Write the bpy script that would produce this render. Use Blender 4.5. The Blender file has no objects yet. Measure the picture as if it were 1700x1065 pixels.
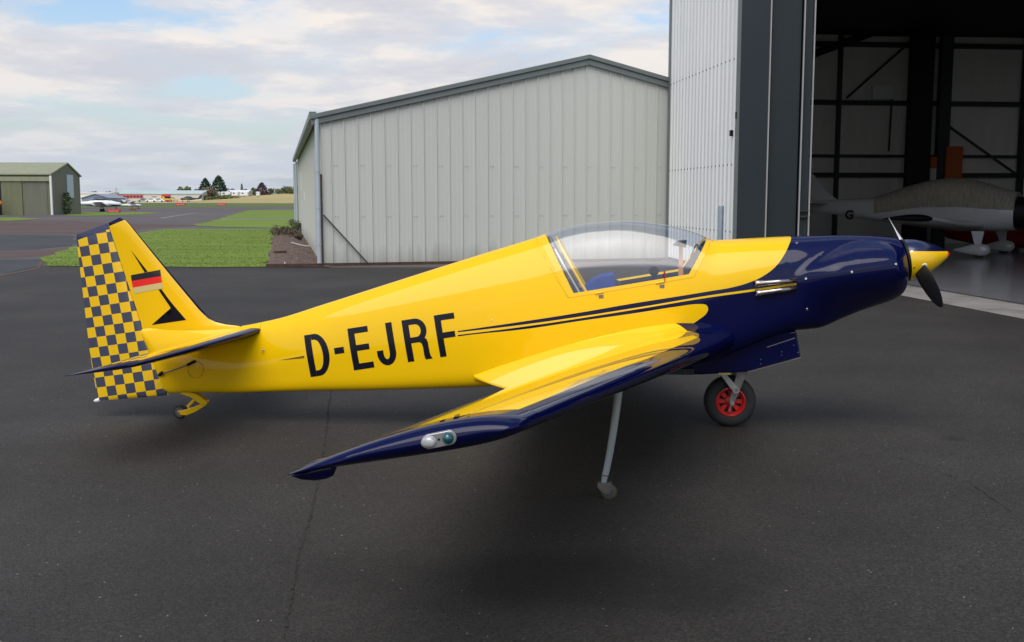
import bpy, bmesh, math, random
from mathutils import Vector, Matrix
from mathutils.bvhtree import BVHTree
from math import sin, cos, pi, radians as R, sqrt
random.seed(7)
S = bpy.context.scene
COL = S.collection

# ------------------------------------------------------------------ camera
CAMH = 1.6; FPX = 1750.0; HOR = 328.0
TH = math.atan((532.5 - HOR) / FPX)
cd = bpy.data.cameras.new('camera'); cd.sensor_width = 36; cd.lens = 36 * FPX / 1700
cd.clip_end = 6000; cd.clip_start = 0.05
cam = bpy.data.objects.new('camera', cd); COL.objects.link(cam)
cam.location = (0, 0, CAMH); cam.rotation_euler = (pi / 2 - TH, 0, 0); S.camera = cam

# ------------------------------------------------------------------ world + sun
SUN_EL, SUN_AZ = R(58), R(194)      # azimuth clockwise from +Y: high behind the camera
SUN_DIR = Vector((sin(SUN_AZ) * cos(SUN_EL), cos(SUN_AZ) * cos(SUN_EL), sin(SUN_EL)))
W = bpy.data.worlds.new("World"); S.world = W; W.use_nodes = True
nt = W.node_tree; nt.nodes.clear()
def N(t, **k):
    n = nt.nodes.new(t)
    for a, b in k.items(): setattr(n, a, b)
    return n
def LK(a, b): nt.links.new(a, b)
sky = N('ShaderNodeTexSky', sky_type='NISHITA', sun_disc=False, sun_elevation=SUN_EL, sun_rotation=SUN_AZ)
sky.air_density = 1.3; sky.dust_density = 1.5; sky.ozone_density = 1.0
tc = N('ShaderNodeTexCoord'); sep = N('ShaderNodeSeparateXYZ'); LK(tc.outputs['Generated'], sep.inputs[0])
def mth(op, a, b=None, c=None, clamp=False):
    n = N('ShaderNodeMath', operation=op, use_clamp=clamp)
    for i, v in enumerate((a, b, c)):
        if v is None: continue
        if isinstance(v, (int, float)): n.inputs[i].default_value = v
        else: LK(v, n.inputs[i])
    return n.outputs[0]
zc = mth('ADD', mth('MAXIMUM', sep.outputs[2], 0.0), 0.13)
comb = N('ShaderNodeCombineXYZ')
LK(mth('DIVIDE', sep.outputs[0], zc), comb.inputs[0]); LK(mth('DIVIDE', sep.outputs[1], zc), comb.inputs[1]); comb.inputs[2].default_value = 5.3
def noise(vec, sc, det, rough, dist=0.0):
    n = N('ShaderNodeTexNoise'); n.inputs['Scale'].default_value = sc; n.inputs['Detail'].default_value = det
    n.inputs['Roughness'].default_value = rough; n.inputs['Distortion'].default_value = dist; LK(vec, n.inputs['Vector']); return n.outputs[0]
def ramp(fac, pts, interp='LINEAR'):
    n = N('ShaderNodeValToRGB'); n.color_ramp.interpolation = interp
    e = n.color_ramp.elements
    while len(e) < len(pts): e.new(0.5)
    for i, (p, c) in enumerate(pts):
        e[i].position = p; e[i].color = (c, c, c, 1) if isinstance(c, (int, float)) else (*c, 1)
    LK(fac, n.inputs[0]); return n.outputs[0]
n1 = noise(comb.outputs[0], 1.15, 9, 0.55, 0.15)
# broken cloud with blue gaps overhead and behind, closed cloud low in front
n1 = mth('SUBTRACT', n1, mth('MULTIPLY', mth('MULTIPLY', mth('MULTIPLY_ADD', sep.outputs[1], -1.6, 1.3, clamp=True), mth('MULTIPLY_ADD', sep.outputs[2], 2.4, -0.40, clamp=True)), 0.15))
n2 = noise(comb.outputs[0], 1.9, 8, 0.6, 0.2)
cover = ramp(n1, [(0.38, 0.0), (0.46, 0.75), (0.55, 1.0)])
tone = ramp(n2, [(0.37, (0.78, 0.79, 0.865)), (0.50, (0.895, 0.885, 0.92)), (0.60, (1.12, 1.04, 0.98))])
mixc = N('ShaderNodeMixRGB'); LK(cover, mixc.inputs[0])
skyb = N('ShaderNodeMixRGB', blend_type='MULTIPLY'); skyb.inputs[0].default_value = 1; LK(sky.outputs[0], skyb.inputs[1]); skyb.inputs[2].default_value = (1.28, 1.38, 1.62, 1)
LK(skyb.outputs[0], mixc.inputs[1])
cl = N('ShaderNodeMixRGB', blend_type='MULTIPLY'); cl.inputs[0].default_value = 1; LK(tone, cl.inputs[1])
# the cloud layer is brighter round the sun
dotn = N('ShaderNodeVectorMath', operation='DOT_PRODUCT'); LK(tc.outputs['Generated'], dotn.inputs[0]); dotn.inputs[1].default_value = SUN_DIR
glow = mth('POWER', mth('MAXIMUM', dotn.outputs['Value'], 0.0), 3.0)
CLOUD = 8.0
gl = mth('MULTIPLY_ADD', glow, 0.6 * CLOUD, CLOUD)
cg = N('ShaderNodeCombineXYZ'); LK(gl, cg.inputs[0]); LK(gl, cg.inputs[1]); LK(gl, cg.inputs[2]); LK(cg.outputs[0], cl.inputs[2])
LK(cl.outputs[0], mixc.inputs[2])
# pale haze towards the horizon
hz = N('ShaderNodeMixRGB'); LK(ramp(sep.outputs[2], [(0.0, 0.8), (0.07, 0.3), (0.15, 0.0)]), hz.inputs[0]); LK(mixc.outputs[0], hz.inputs[1]); hz.inputs[2].default_value = (5.3, 6.0, 7.0, 1)
bg = N('ShaderNodeBackground'); bg.inputs[1].default_value = 0.1; LK(hz.outputs[0], bg.inputs[0])
wo = N('ShaderNodeOutputWorld'); LK(bg.outputs[0], wo.inputs[0])
sd = bpy.data.lights.new('sun', 'SUN'); sd.energy = 2.3; sd.angle = R(55); sd.color = (1.0, 0.94, 0.84)
so = bpy.data.objects.new('sun', sd); COL.objects.link(so)
so.rotation_euler = SUN_DIR.to_track_quat('Z', 'Y').to_euler()
S.view_settings.view_transform = 'Standard'; S.view_settings.look = 'None'; S.view_settings.exposure = 0.06; S.view_settings.gamma = 1.0

# ------------------------------------------------------------------ pixel -> place
FW = Vector((0, cos(TH), -sin(TH))); UP = Vector((0, sin(TH), cos(TH))); CAM = Vector((0, 0, CAMH))
def ray(px, py): return Vector(((px - 850) / FPX, 0, 0)) - UP * ((py - 532.5) / FPX) + FW
def gp(px, py, z=0.0):
    d = ray(px, py); return CAM + d * ((z - CAMH) / d.z)
def aty(px, py, Y):
    d = ray(px, py); return CAM + d * (Y / d.y)

# ------------------------------------------------------------------ materials
def mat(name, col, rough=0.5, metal=0.0, coat=0.0, spec=0.5, var=0.0, vscale=3.0, bump=0.0, bscale=30.0, trans=0.0, ior=None, coatr=0.03, stretch=None):
    m = bpy.data.materials.new(name); m.use_nodes = True
    t = m.node_tree; p = t.nodes['Principled BSDF']
    p.inputs['Base Color'].default_value = (*col, 1); p.inputs['Roughness'].default_value = rough; p.inputs['Metallic'].default_value = metal
    p.inputs['Coat Weight'].default_value = coat; p.inputs['Coat Roughness'].default_value = coatr; p.inputs['Specular IOR Level'].default_value = spec
    p.inputs['Transmission Weight'].default_value = trans
    if ior: p.inputs['IOR'].default_value = ior
    tcn = t.nodes.new('ShaderNodeTexCoord'); vec = tcn.outputs['Object']
    if stretch:
        mp = t.nodes.new('ShaderNodeMapping'); mp.inputs['Scale'].default_value = stretch; t.links.new(vec, mp.inputs[0]); vec = mp.outputs[0]
    if var > 0:
        n = t.nodes.new('ShaderNodeTexNoise'); n.inputs['Scale'].default_value = vscale; n.inputs['Detail'].default_value = 6; n.inputs['Roughness'].default_value = 0.6
        t.links.new(vec, n.inputs['Vector'])
        mr = t.nodes.new('ShaderNodeMapRange'); mr.inputs[1].default_value = 0.3; mr.inputs[2].default_value = 0.7; mr.inputs[3].default_value = 1 - var; mr.inputs[4].default_value = 1 + var
        t.links.new(n.outputs[0], mr.inputs[0])
        mx = t.nodes.new('ShaderNodeVectorMath'); mx.operation = 'SCALE'; mx.inputs[0].default_value = col; t.links.new(mr.outputs[0], mx.inputs['Scale'])
        t.links.new(mx.outputs[0], p.inputs['Base Color'])
    if bump > 0:
        n = t.nodes.new('ShaderNodeTexNoise'); n.inputs['Scale'].default_value = bscale; n.inputs['Detail'].default_value = 5
        t.links.new(vec, n.inputs['Vector'])
        b = t.nodes.new('ShaderNodeBump'); b.inputs['Strength'].default_value = bump; b.inputs['Distance'].default_value = 0.01
        t.links.new(n.outputs[0], b.inputs['Height']); t.links.new(b.outputs[0], p.inputs['Normal'])
    return m
YEL = (0.86, 0.525, 0.001); NAV = (0.0012, 0.0028, 0.038)
M_ = {}
M_['yellow'] = mat('yellow gloss paint', YEL, 0.45, coat=1.0, spec=0.05, coatr=0.03, var=0.02, vscale=1.5, bump=0.10, bscale=4)
M_['navy'] = mat('navy gloss paint', NAV, 0.4, coat=0.6, spec=0.0, bump=0.10, bscale=4)
M_['black'] = mat('black paint', (0.006, 0.006, 0.007), 0.5, spec=0.25)
M_['letter'] = mat('navy lettering film', (0.005, 0.005, 0.012), 0.4, coat=0.2, spec=0.15)
M_['rubber'] = mat('tyre rubber', (0.018, 0.018, 0.018), 0.8, var=0.2, vscale=20)
M_['red'] = mat('red paint', (0.55, 0.012, 0.01), 0.35, coat=0.4)
M_['steel'] = mat('brushed steel', (0.24, 0.22, 0.20), 0.45, metal=0.8, var=0.2, vscale=15)
M_['alu'] = mat('bright aluminium', (0.42, 0.41, 0.39), 0.35, metal=0.7)
M_['chrome'] = mat('bolt heads', (0.75, 0.75, 0.75), 0.2, metal=1)
M_['exhaust'] = mat('heat stained steel', (0.50, 0.44, 0.40), 0.2, metal=1, var=0.35, vscale=18)
M_['strut'] = mat('pale grey paint', (0.44, 0.48, 0.46), 0.4, coat=0.2, var=0.05, vscale=6)
M_['white'] = mat('white paint', (0.8, 0.8, 0.79), 0.35, coat=0.4, var=0.04)
M_['offwhite'] = mat('silver grey aircraft paint', (0.66, 0.66, 0.64), 0.3, coat=0.4, var=0.05)
M_['cockpit'] = mat('dark cockpit lining', (0.035, 0.035, 0.04), 0.7, var=0.2)
M_['blue cloth'] = mat('blue cushion cloth', (0.012, 0.05, 0.26), 0.85, var=0.15, vscale=8, bump=0.3, bscale=120)
M_['orange cloth'] = mat('orange webbing', (0.75, 0.33, 0.14), 0.8)
M_['flag black'] = mat('flag black', (0.012, 0.010, 0.010), 0.4, coat=0.5)
M_['flag red'] = mat('flag red', (0.80, 0.015, 0.01), 0.4, coat=0.5)
M_['flag gold'] = mat('flag gold', (0.62, 0.50, 0.20), 0.4, coat=0.5)
M_['gold tape'] = mat('khaki cover cloth', (0.40, 0.365, 0.28), 0.9, var=0.25, vscale=5, bump=0.6, bscale=14, stretch=(6, 1, 1))
M_['lens'] = mat('clear lens', (0.55, 0.56, 0.55), 0.12, trans=0.3, coat=1, var=.35, vscale=60)
M_['green lens'] = mat('green lens', (0.0, 0.10, 0.11), 0.06, coat=1, trans=0.3)
M_['red lens'] = mat('red lens', (0.5, 0.0, 0.0), 0.06, coat=1, trans=0.3)
def glass_mat():
    m = bpy.data.materials.new('canopy perspex'); m.use_nodes = True; t = m.node_tree; t.nodes.clear()
    o = t.nodes.new('ShaderNodeOutputMaterial'); tr = t.nodes.new('ShaderNodeBsdfTransparent'); tr.inputs[0].default_value = (0.90, 0.92, 0.95, 1)
    gl = t.nodes.new('ShaderNodeBsdfGlossy'); gl.inputs['Roughness'].default_value = 0.10; gl.inputs[0].default_value = (1, 1, 1, 1)
    fr = t.nodes.new('ShaderNodeFresnel'); fr.inputs[0].default_value = 1.5
    ml = t.nodes.new('ShaderNodeMath'); ml.operation = 'MULTIPLY_ADD'; ml.inputs[1].default_value = 1.3; ml.inputs[2].default_value = 0.04; ml.use_clamp = True
    gm = t.nodes.new('ShaderNodeNewGeometry'); inv = t.nodes.new('ShaderNodeMath'); inv.operation = 'SUBTRACT'; inv.inputs[0].default_value = 1; t.links.new(gm.outputs['Backfacing'], inv.inputs[1])
    m2 = t.nodes.new('ShaderNodeMath'); m2.operation = 'MULTIPLY'; t.links.new(inv.outputs[0], m2.inputs[1])
    t.links.new(fr.outputs[0], ml.inputs[0]); t.links.new(ml.outputs[0], m2.inputs[0]); mx = t.nodes.new('ShaderNodeMixShader'); t.links.new(m2.outputs[0], mx.inputs[0])
    t.links.new(tr.outputs[0], mx.inputs[1]); t.links.new(gl.outputs[0], mx.inputs[2])
    tcn = t.nodes.new('ShaderNodeTexCoord'); n = t.nodes.new('ShaderNodeTexNoise'); n.inputs['Scale'].default_value = 2.2; n.inputs['Detail'].default_value = 1
    t.links.new(tcn.outputs['Object'], n.inputs['Vector']); b = t.nodes.new('ShaderNodeBump'); b.inputs['Strength'].default_value = 0.12; b.inputs['Distance'].default_value = 0.03
    t.links.new(n.outputs[0], b.inputs['Height']); t.links.new(b.outputs[0], gl.inputs['Normal'])
    t.links.new(mx.outputs[0], o.inputs[0]); return m
M_['glass'] = glass_mat()
def clad_mat(name, col, rough, pitch, axis=0, dirt=0.06, bump=0.6, grime=0.0):
    """thin vertical ribs by bump, streaky dirt"""
    m = mat(name, col, rough, var=dirt, vscale=1.0, stretch=(3, 3, 0.35)); t = m.node_tree; p = t.nodes['Principled BSDF']
    tcn = t.nodes.new('ShaderNodeTexCoord'); wv = t.nodes.new('ShaderNodeTexWave'); wv.wave_type = 'BANDS'; wv.bands_direction = 'XYZ'[axis]; wv.wave_profile = 'SIN'
    wv.inputs['Scale'].default_value = 0.314 / pitch; t.links.new(tcn.outputs['Object'], wv.inputs['Vector'])
    b = t.nodes.new('ShaderNodeBump'); b.inputs['Strength'].default_value = bump; b.inputs['Distance'].default_value = 0.01
    t.links.new(wv.outputs[1], b.inputs['Height']); t.links.new(b.outputs[0], p.inputs['Normal'])
    if grime:     # splashed dirt along the foot of the wall, rain streaks above
        sp = t.nodes.new('ShaderNodeSeparateXYZ'); t.links.new(tcn.outputs['Object'], sp.inputs[0])
        mp2 = t.nodes.new('ShaderNodeMapping'); mp2.inputs['Scale'].default_value = (5, 5, 0.5); t.links.new(tcn.outputs['Object'], mp2.inputs[0])
        nz = t.nodes.new('ShaderNodeTexNoise'); nz.inputs['Scale'].default_value = 1.2; nz.inputs['Detail'].default_value = 6; t.links.new(mp2.outputs[0], nz.inputs['Vector'])
        ma = t.nodes.new('ShaderNodeMath'); ma.operation = 'MULTIPLY_ADD'; t.links.new(nz.outputs[0], ma.inputs[0]); ma.inputs[1].default_value = -0.9; t.links.new(sp.outputs[2], ma.inputs[2])
        mr = t.nodes.new('ShaderNodeMapRange'); t.links.new(ma.outputs[0], mr.inputs[0]); mr.inputs[1].default_value = -0.5; mr.inputs[2].default_value = 0.05; mr.inputs[3].default_value = grime; mr.inputs[4].default_value = 0.0
        src = p.inputs['Base Color'].links[0].from_socket; mx = t.nodes.new('ShaderNodeMixRGB'); t.links.new(mr.outputs[0], mx.inputs[0]); t.links.new(src, mx.inputs[1]); mx.inputs[2].default_value = (.16, .15, .12, 1); t.links.new(mx.outputs[0], p.inputs['Base Color'])
    return m
M_['grey clad'] = clad_mat('grey green cladding', (0.555, 0.565, 0.505), 0.45, 0.10, bump=0.2, dirt=0.015, grime=0.5)
M_['trim'] = mat('slate grey trim', (0.155, 0.178, 0.168), 0.45, var=0.08, vscale=2)
M_['white clad'] = mat('white cladding', (0.80, 0.805, 0.765), 0.45, var=0.05, vscale=1, stretch=(3, 3, 0.3))
M_['inner clad'] = clad_mat('hangar inner lining', (0.80, 0.775, 0.72), 0.6, 0.2, bump=0.5)
M_['door grey'] = mat('dark slate door paint', (0.024, 0.034, 0.040), 0.5, var=0.06, vscale=0.7)
M_['dark steel'] = mat('dark structural steel', (0.035, 0.042, 0.042), 0.6)
M_['black steel'] = mat('black column paint', (0.006, 0.006, 0.007), 0.7)
M_['seal'] = mat('pale brush seal', (0.45, 0.44, 0.42), 0.6)
M_['pvc'] = mat('pale downpipe', (0.42, 0.47, 0.49), 0.4, var=0.05)
M_['rust'] = mat('rusty steel', (0.07, 0.038, 0.025), 0.85, var=0.4, vscale=8)
M_['galv'] = mat('galvanised steel', (0.27, 0.33, 0.36), 0.5, metal=0.3, var=0.15, vscale=10)
M_['olive clad'] = clad_mat('olive cladding', (0.155, 0.165, 0.085), 0.6, 0.35, dirt=0.12)
M_['olive roof'] = clad_mat('olive roof sheet', (0.27, 0.28, 0.17), 0.6, 0.4, dirt=0.12)
M_['olive wall'] = clad_mat('olive gable sheet', (0.145, 0.15, 0.105), 0.6, 0.35, axis=1, dirt=0.12)
M_['pane'] = mat('translucent sheet', (0.42, 0.50, 0.56), 0.4)
M_['plastic'] = mat('old plastic hose', (0.4, 0.36, 0.28), 0.6)
M_['orange board'] = mat('orange board', (0.55, 0.13, 0.025), 0.7)
M_['hi vis'] = mat('yellow green cloth', (0.5, 0.6, 0.05), 0.8)
M_['dark glass'] = mat('dark glazing', (0.02, 0.03, 0.05), 0.1)
M_['red roof'] = mat('red cladding', (0.62, 0.04, 0.05), 0.5)
M_['pale roof'] = mat('pale roof sheet', (0.42, 0.52, 0.48), 0.5, var=0.08, vscale=0.1)
M_['pale wall'] = mat('pale wall', (0.62, 0.58, 0.52), 0.6, var=0.06, vscale=0.1)
M_['blue grey'] = mat('blue grey wall', (0.24, 0.28, 0.34), 0.6)
M_['bark'] = mat('bark', (0.06, 0.045, 0.03), 0.9)
def leaf(name, c): return mat(name, c, 0.7, var=0.35, vscale=0.7)
M_['conifer'] = leaf('dark conifer leaves', (0.030, 0.065, 0.034)); M_['olive leaf'] = leaf('olive leaves', (0.17, 0.18, 0.07))
M_['purple leaf'] = leaf('purple leaves', (0.085, 0.045, 0.06)); M_['green leaf'] = leaf('green leaves', (0.09, 0.13, 0.05)); M_['rusty leaf'] = leaf('rusty leaves', (0.24, 0.15, 0.10))
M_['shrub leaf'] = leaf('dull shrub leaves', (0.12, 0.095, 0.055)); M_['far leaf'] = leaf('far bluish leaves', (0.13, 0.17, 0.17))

# ------------------------------------------------------------------ mesh helpers
def newobj(name, me, parent=None, loc=None, **props):
    o = bpy.data.objects.new(name, me); COL.objects.link(o)
    if parent: o.parent = parent
    if loc is not None: o.location = loc
    for k, v in props.items(): o[k] = v
    return o
class MB:
    def __init__(s): s.v = []; s.f = []; s.m = []
    def add(s, vs, fs, mi=0):
        b = len(s.v); s.v += [tuple(v) for v in vs]; s.f += [tuple(i + b for i in f) for f in fs]; s.m += [mi] * len(fs); return s
    def box(s, a, b, mi=0, M=None):
        x0, y0, z0 = a; x1, y1, z1 = b
        vs = [Vector(p) for p in ((x0,y0,z0),(x1,y0,z0),(x1,y1,z0),(x0,y1,z0),(x0,y0,z1),(x1,y0,z1),(x1,y1,z1),(x0,y1,z1))]
        if M: vs = [M @ v for v in vs]
        return s.add(vs, [(0,3,2,1),(4,5,6,7),(0,1,5,4),(1,2,6,5),(2,3,7,6),(3,0,4,7)], mi)
    def bar(s, p, q, w, d=None, mi=0, up=Vector((0,0,1))):
        p = Vector(p); q = Vector(q); d = d or w; a = (q - p).normalized()
        if abs(a.dot(up)) > 0.99: up = Vector((0,1,0))
        e = a.cross(up).normalized(); g = e.cross(a)
        vs = [c + e * sx * w / 2 + g * sy * d / 2 for c in (p, q) for sx, sy in ((-1,-1),(1,-1),(1,1),(-1,1))]
        return s.add(vs, [(0,3,2,1),(4,5,6,7),(0,1,5,4),(1,2,6,5),(2,3,7,6),(3,0,4,7)], mi)
    def tube(s, pts, r, n=14, mi=0, caps=True):
        pts = [Vector(p) for p in pts]; rs = r if isinstance(r, (list, tuple)) else [r] * len(pts); rings = []
        ref = None
        for i, p in enumerate(pts):
            a = (pts[min(i+1, len(pts)-1)] - pts[max(i-1, 0)]).normalized()
            if ref is None: ref = Vector((0,0,1)) if abs(a.z) < 0.9 else Vector((1,0,0))
            e = a.cross(ref).normalized(); g = e.cross(a).normalized(); ref = g
            rings.append([p + (e * cos(t) + g * sin(t)) * rs[i] for t in [2*pi*k/n for k in range(n)]])
        vs = [v for rg in rings for v in rg]; fs = []
        for i in range(len(rings)-1):
            for k in range(n): fs.append((i*n+k, i*n+(k+1)%n, (i+1)*n+(k+1)%n, (i+1)*n+k))
        if caps: fs.append(tuple(range(n))[::-1]); fs.append(tuple((len(rings)-1)*n+k for k in range(n)))
        return s.add(vs, fs, mi)
    def lathe(s, prof, c, axis, n=32, mi=0):
        """prof: (along, radius)"""
        a = Vector(axis).normalized(); e = a.orthogonal().normalized(); g = a.cross(e); c = Vector(c); vs = []; fs = []
        for t, r in prof:
            for k in range(n): vs.append(c + a*t + (e*cos(2*pi*k/n) + g*sin(2*pi*k/n)) * max(r, 1e-4))
        for i in range(len(prof)-1):
            for k in range(n): fs.append((i*n+k, i*n+(k+1)%n, (i+1)*n+(k+1)%n, (i+1)*n+k))
        return s.add(vs, fs, mi)
    def prism(s, poly, axis_vec, mi=0):
        poly = [Vector(p) for p in poly]; a = Vector(axis_vec); n = len(poly)
        return s.add(poly + [p + a for p in poly], [tuple(range(n))[::-1], tuple(range(n, 2*n))] + [(i, (i+1)%n, n+(i+1)%n, n+i) for i in range(n)], mi)
    def build(s, name, mats, parent=None, smooth=False, bevel=0, **props):
        me = bpy.data.meshes.new(name); me.from_pydata(s.v, [], s.f)
        for m in (mats if isinstance(mats, (list, tuple)) else [mats]): me.materials.append(M_[m] if isinstance(m, str) else m)
        me.polygons.foreach_set('material_index', s.m)
        bm = bmesh.new(); bm.from_mesh(me); bmesh.ops.recalc_face_normals(bm, faces=bm.faces); bm.to_mesh(me); bm.free()
        if smooth:
            me.polygons.foreach_set('use_smooth', [True]*len(me.polygons)); me.set_sharp_from_angle(angle=R(smooth if smooth is not True else 40))
        me.update(); o = newobj(name, me, parent, **props)
        if bevel:
            b = o.modifiers.new('bevel', 'BEVEL'); b.width = bevel; b.segments = 2; b.limit_method = 'ANGLE'
        return o
def thing(name, label, cat, loc=(0,0,0), rotz=0.0, group=None):
    o = bpy.data.objects.new(name, None); COL.objects.link(o); o.location = loc; o.rotation_euler = (0,0,rotz); o.empty_display_size = 0.3
    o['label'] = label; o['category'] = cat
    if group: o['group'] = group
    return o
def tag(o, label, cat, group=None):
    o['label'] = label; o['category'] = cat
    if group: o['group'] = group
    return o
def hermite(tab, x, col):
    """smooth (Catmull-Rom, monotone limited) interpolation of table column"""
    if x <= tab[0][0]: return tab[0][col]
    if x >= tab[-1][0]: return tab[-1][col]
    for i in range(len(tab)-1):
        if tab[i][0] <= x <= tab[i+1][0]: break
    x0, x1 = tab[i][0], tab[i+1][0]; y0, y1 = tab[i][col], tab[i+1][col]; h = x1-x0; d = (y1-y0)/h
    def sl(j):
        if j <= 0 or j >= len(tab)-1: return d
        a = (tab[j][col]-tab[j-1][col])/(tab[j][0]-tab[j-1][0]); b = (tab[j+1][col]-tab[j][col])/(tab[j+1][0]-tab[j][0])
        if a*b <= 0: return 0.0
        w1 = tab[j+1][0]-tab[j][0]; w0 = tab[j][0]-tab[j-1][0]
        p, q = 2*w1+w0, w1+2*w0
        return (p+q)/(p/a+q/b)
    m0, m1 = sl(i), sl(i+1); t = (x-x0)/h
    return (2*t**3-3*t*t+1)*y0+(t**3-2*t*t+t)*h*m0+(-2*t**3+3*t*t)*y1+(t**3-t*t)*h*m1
def lin(tab, x, col=1):
    if x <= tab[0][0]: return tab[0][col]
    for a, b in zip(tab, tab[1:]):
        if x <= b[0]: return a[col] + (b[col]-a[col])*(x-a[0])/(b[0]-a[0])
    return tab[-1][col]
def smooth01(t): t = max(0.0, min(1.0, t)); return t*t*(3-2*t)

exec_setting = True
# ================================================================== SETTING
def ground_mat():
    m = bpy.data.materials.new('apron tarmac'); m.use_nodes = True; t = m.node_tree; p = t.nodes['Principled BSDF']
    L = t.links.new; g = t.nodes.new('ShaderNodeNewGeometry')
    def no(sc, det, rough=0.6):
        n = t.nodes.new('ShaderNodeTexNoise'); n.inputs['Scale'].default_value = sc; n.inputs['Detail'].default_value = det; n.inputs['Roughness'].default_value = rough
        L(g.outputs['Position'], n.inputs['Vector']); return n.outputs[0]
    def rp(f, pts):
        n = t.nodes.new('ShaderNodeValToRGB'); e = n.color_ramp.elements
        while len(e) < len(pts): e.new(0.5)
        for i, (q, c) in enumerate(pts): e[i].position = q; e[i].color = (*c, 1) if not isinstance(c, (int, float)) else (c, c, c, 1)
        L(f, n.inputs[0]); return n.outputs[0]
    def mul(a, b, mode='MULTIPLY', f=1.0):
        n = t.nodes.new('ShaderNodeMixRGB'); n.blend_type = mode; n.inputs[0].default_value = f
        L(a, n.inputs[1]); L(b, n.inputs[2]); return n.outputs[0]
    base = rp(no(0.5, 8, 0.65), [(0.30, (0.029, 0.0262, 0.0215)), (0.52, (0.041, 0.0372, 0.031)), (0.72, (0.055, 0.051, 0.043))])
    patch = rp(no(0.13, 5), [(0.3, 0.70), (0.62, 1.14)])
    c = mul(base, patch)
    v = t.nodes.new('ShaderNodeTexVoronoi'); v.inputs['Scale'].default_value = 120; L(g.outputs['Position'], v.inputs['Vector'])
    sepc = t.nodes.new('ShaderNodeSeparateColor'); L(v.outputs['Color'], sepc.inputs[0])
    c = mul(c, rp(sepc.outputs[0], [(0.0, 0.55), (0.25, 0.85), (0.75, 1.08), (1.0, 1.6)]))
    c = mul(c, rp(no(60, 4, 0.7), [(0.3, 0.62), (0.55, 1.03), (0.75, 1.5)]))
    # pale loose stones, brown grit
    v2 = t.nodes.new('ShaderNodeTexVoronoi'); v2.inputs['Scale'].default_value = 42; L(g.outputs['Position'], v2.inputs['Vector'])
    s2 = t.nodes.new('ShaderNodeSeparateColor'); L(v2.outputs['Color'], s2.inputs[0])
    near = t.nodes.new('ShaderNodeMath'); near.operation = 'LESS_THAN'; L(v2.outputs['Distance'], near.inputs[0]); near.inputs[1].default_value = 0.17
    rare = t.nodes.new('ShaderNodeMath'); rare.operation = 'GREATER_THAN'; L(s2.outputs[1], rare.inputs[0]); rare.inputs[1].default_value = 0.978
    an = t.nodes.new('ShaderNodeMath'); an.operation = 'MULTIPLY'; L(near.outputs[0], an.inputs[0]); L(rare.outputs[0], an.inputs[1])
    mx = t.nodes.new('ShaderNodeMixRGB'); L(an.outputs[0], mx.inputs[0]); L(c, mx.inputs[1]); mx.inputs[2].default_value = (0.34, 0.31, 0.27, 1); c = mx.outputs[0]
    pit = t.nodes.new('ShaderNodeMath'); pit.operation = 'LESS_THAN'; L(s2.outputs[1], pit.inputs[0]); pit.inputs[1].default_value = 0.10
    nr2 = t.nodes.new('ShaderNodeMath'); nr2.operation = 'LESS_THAN'; L(v2.outputs['Distance'], nr2.inputs[0]); nr2.inputs[1].default_value = 0.24
    an2 = t.nodes.new('ShaderNodeMath'); an2.operation = 'MULTIPLY'; L(pit.outputs[0], an2.inputs[0]); L(nr2.outputs[0], an2.inputs[1])
    mx4 = t.nodes.new('ShaderNodeMixRGB'); L(an2.outputs[0], mx4.inputs[0]); L(c, mx4.inputs[1]); mx4.inputs[2].default_value = (0.009, 0.008, 0.007, 1); c = mx4.outputs[0]
    # oil drips
    v3 = t.nodes.new('ShaderNodeTexVoronoi'); v3.inputs['Scale'].default_value = 0.9; L(g.outputs['Position'], v3.inputs['Vector'])
    s3 = t.nodes.new('ShaderNodeSeparateColor'); L(v3.outputs['Color'], s3.inputs[0])
    e3 = t.nodes.new('ShaderNodeMath'); e3.operation = 'MULTIPLY_ADD'; L(no(9, 4), e3.inputs[0]); e3.inputs[1].default_value = 0.12; L(v3.outputs['Distance'], e3.inputs[2])
    m3 = t.nodes.new('ShaderNodeMapRange'); L(e3.outputs[0], m3.inputs[0]); m3.inputs[1].default_value = 0.10; m3.inputs[2].default_value = 0.16; m3.inputs[3].default_value = 1; m3.inputs[4].default_value = 0
    r3 = t.nodes.new('ShaderNodeMath'); r3.operation = 'GREATER_THAN'; L(s3.outputs[0], r3.inputs[0]); r3.inputs[1].default_value = 0.62
    a3 = t.nodes.new('ShaderNodeMath'); a3.operation = 'MULTIPLY'; L(m3.outputs[0], a3.inputs[0]); L(r3.outputs[0], a3.inputs[1])
    b3 = t.nodes.new('ShaderNodeMath'); b3.operation = 'MULTIPLY_ADD'; L(a3.outputs[0], b3.inputs[0]); b3.inputs[1].default_value = -0.38; b3.inputs[2].default_value = 1.0
    sc3 = t.nodes.new('ShaderNodeVectorMath'); sc3.operation = 'SCALE'; L(c, sc3.inputs[0]); L(b3.outputs[0], sc3.inputs['Scale']); c = sc3.outputs[0]
    # soft wing shadow painted into the tarmac colour in the foreground
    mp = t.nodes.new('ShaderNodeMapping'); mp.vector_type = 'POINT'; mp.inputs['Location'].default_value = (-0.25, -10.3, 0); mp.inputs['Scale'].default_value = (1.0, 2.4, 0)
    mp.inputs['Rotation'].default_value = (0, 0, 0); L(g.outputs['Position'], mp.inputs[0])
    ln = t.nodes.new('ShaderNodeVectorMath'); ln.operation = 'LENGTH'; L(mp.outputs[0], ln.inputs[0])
    ad = t.nodes.new('ShaderNodeMath'); ad.operation = 'MULTIPLY_ADD'; L(no(1.6, 4), ad.inputs[0]); ad.inputs[1].default_value = 1.3; L(ln.outputs['Value'], ad.inputs[2])
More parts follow.
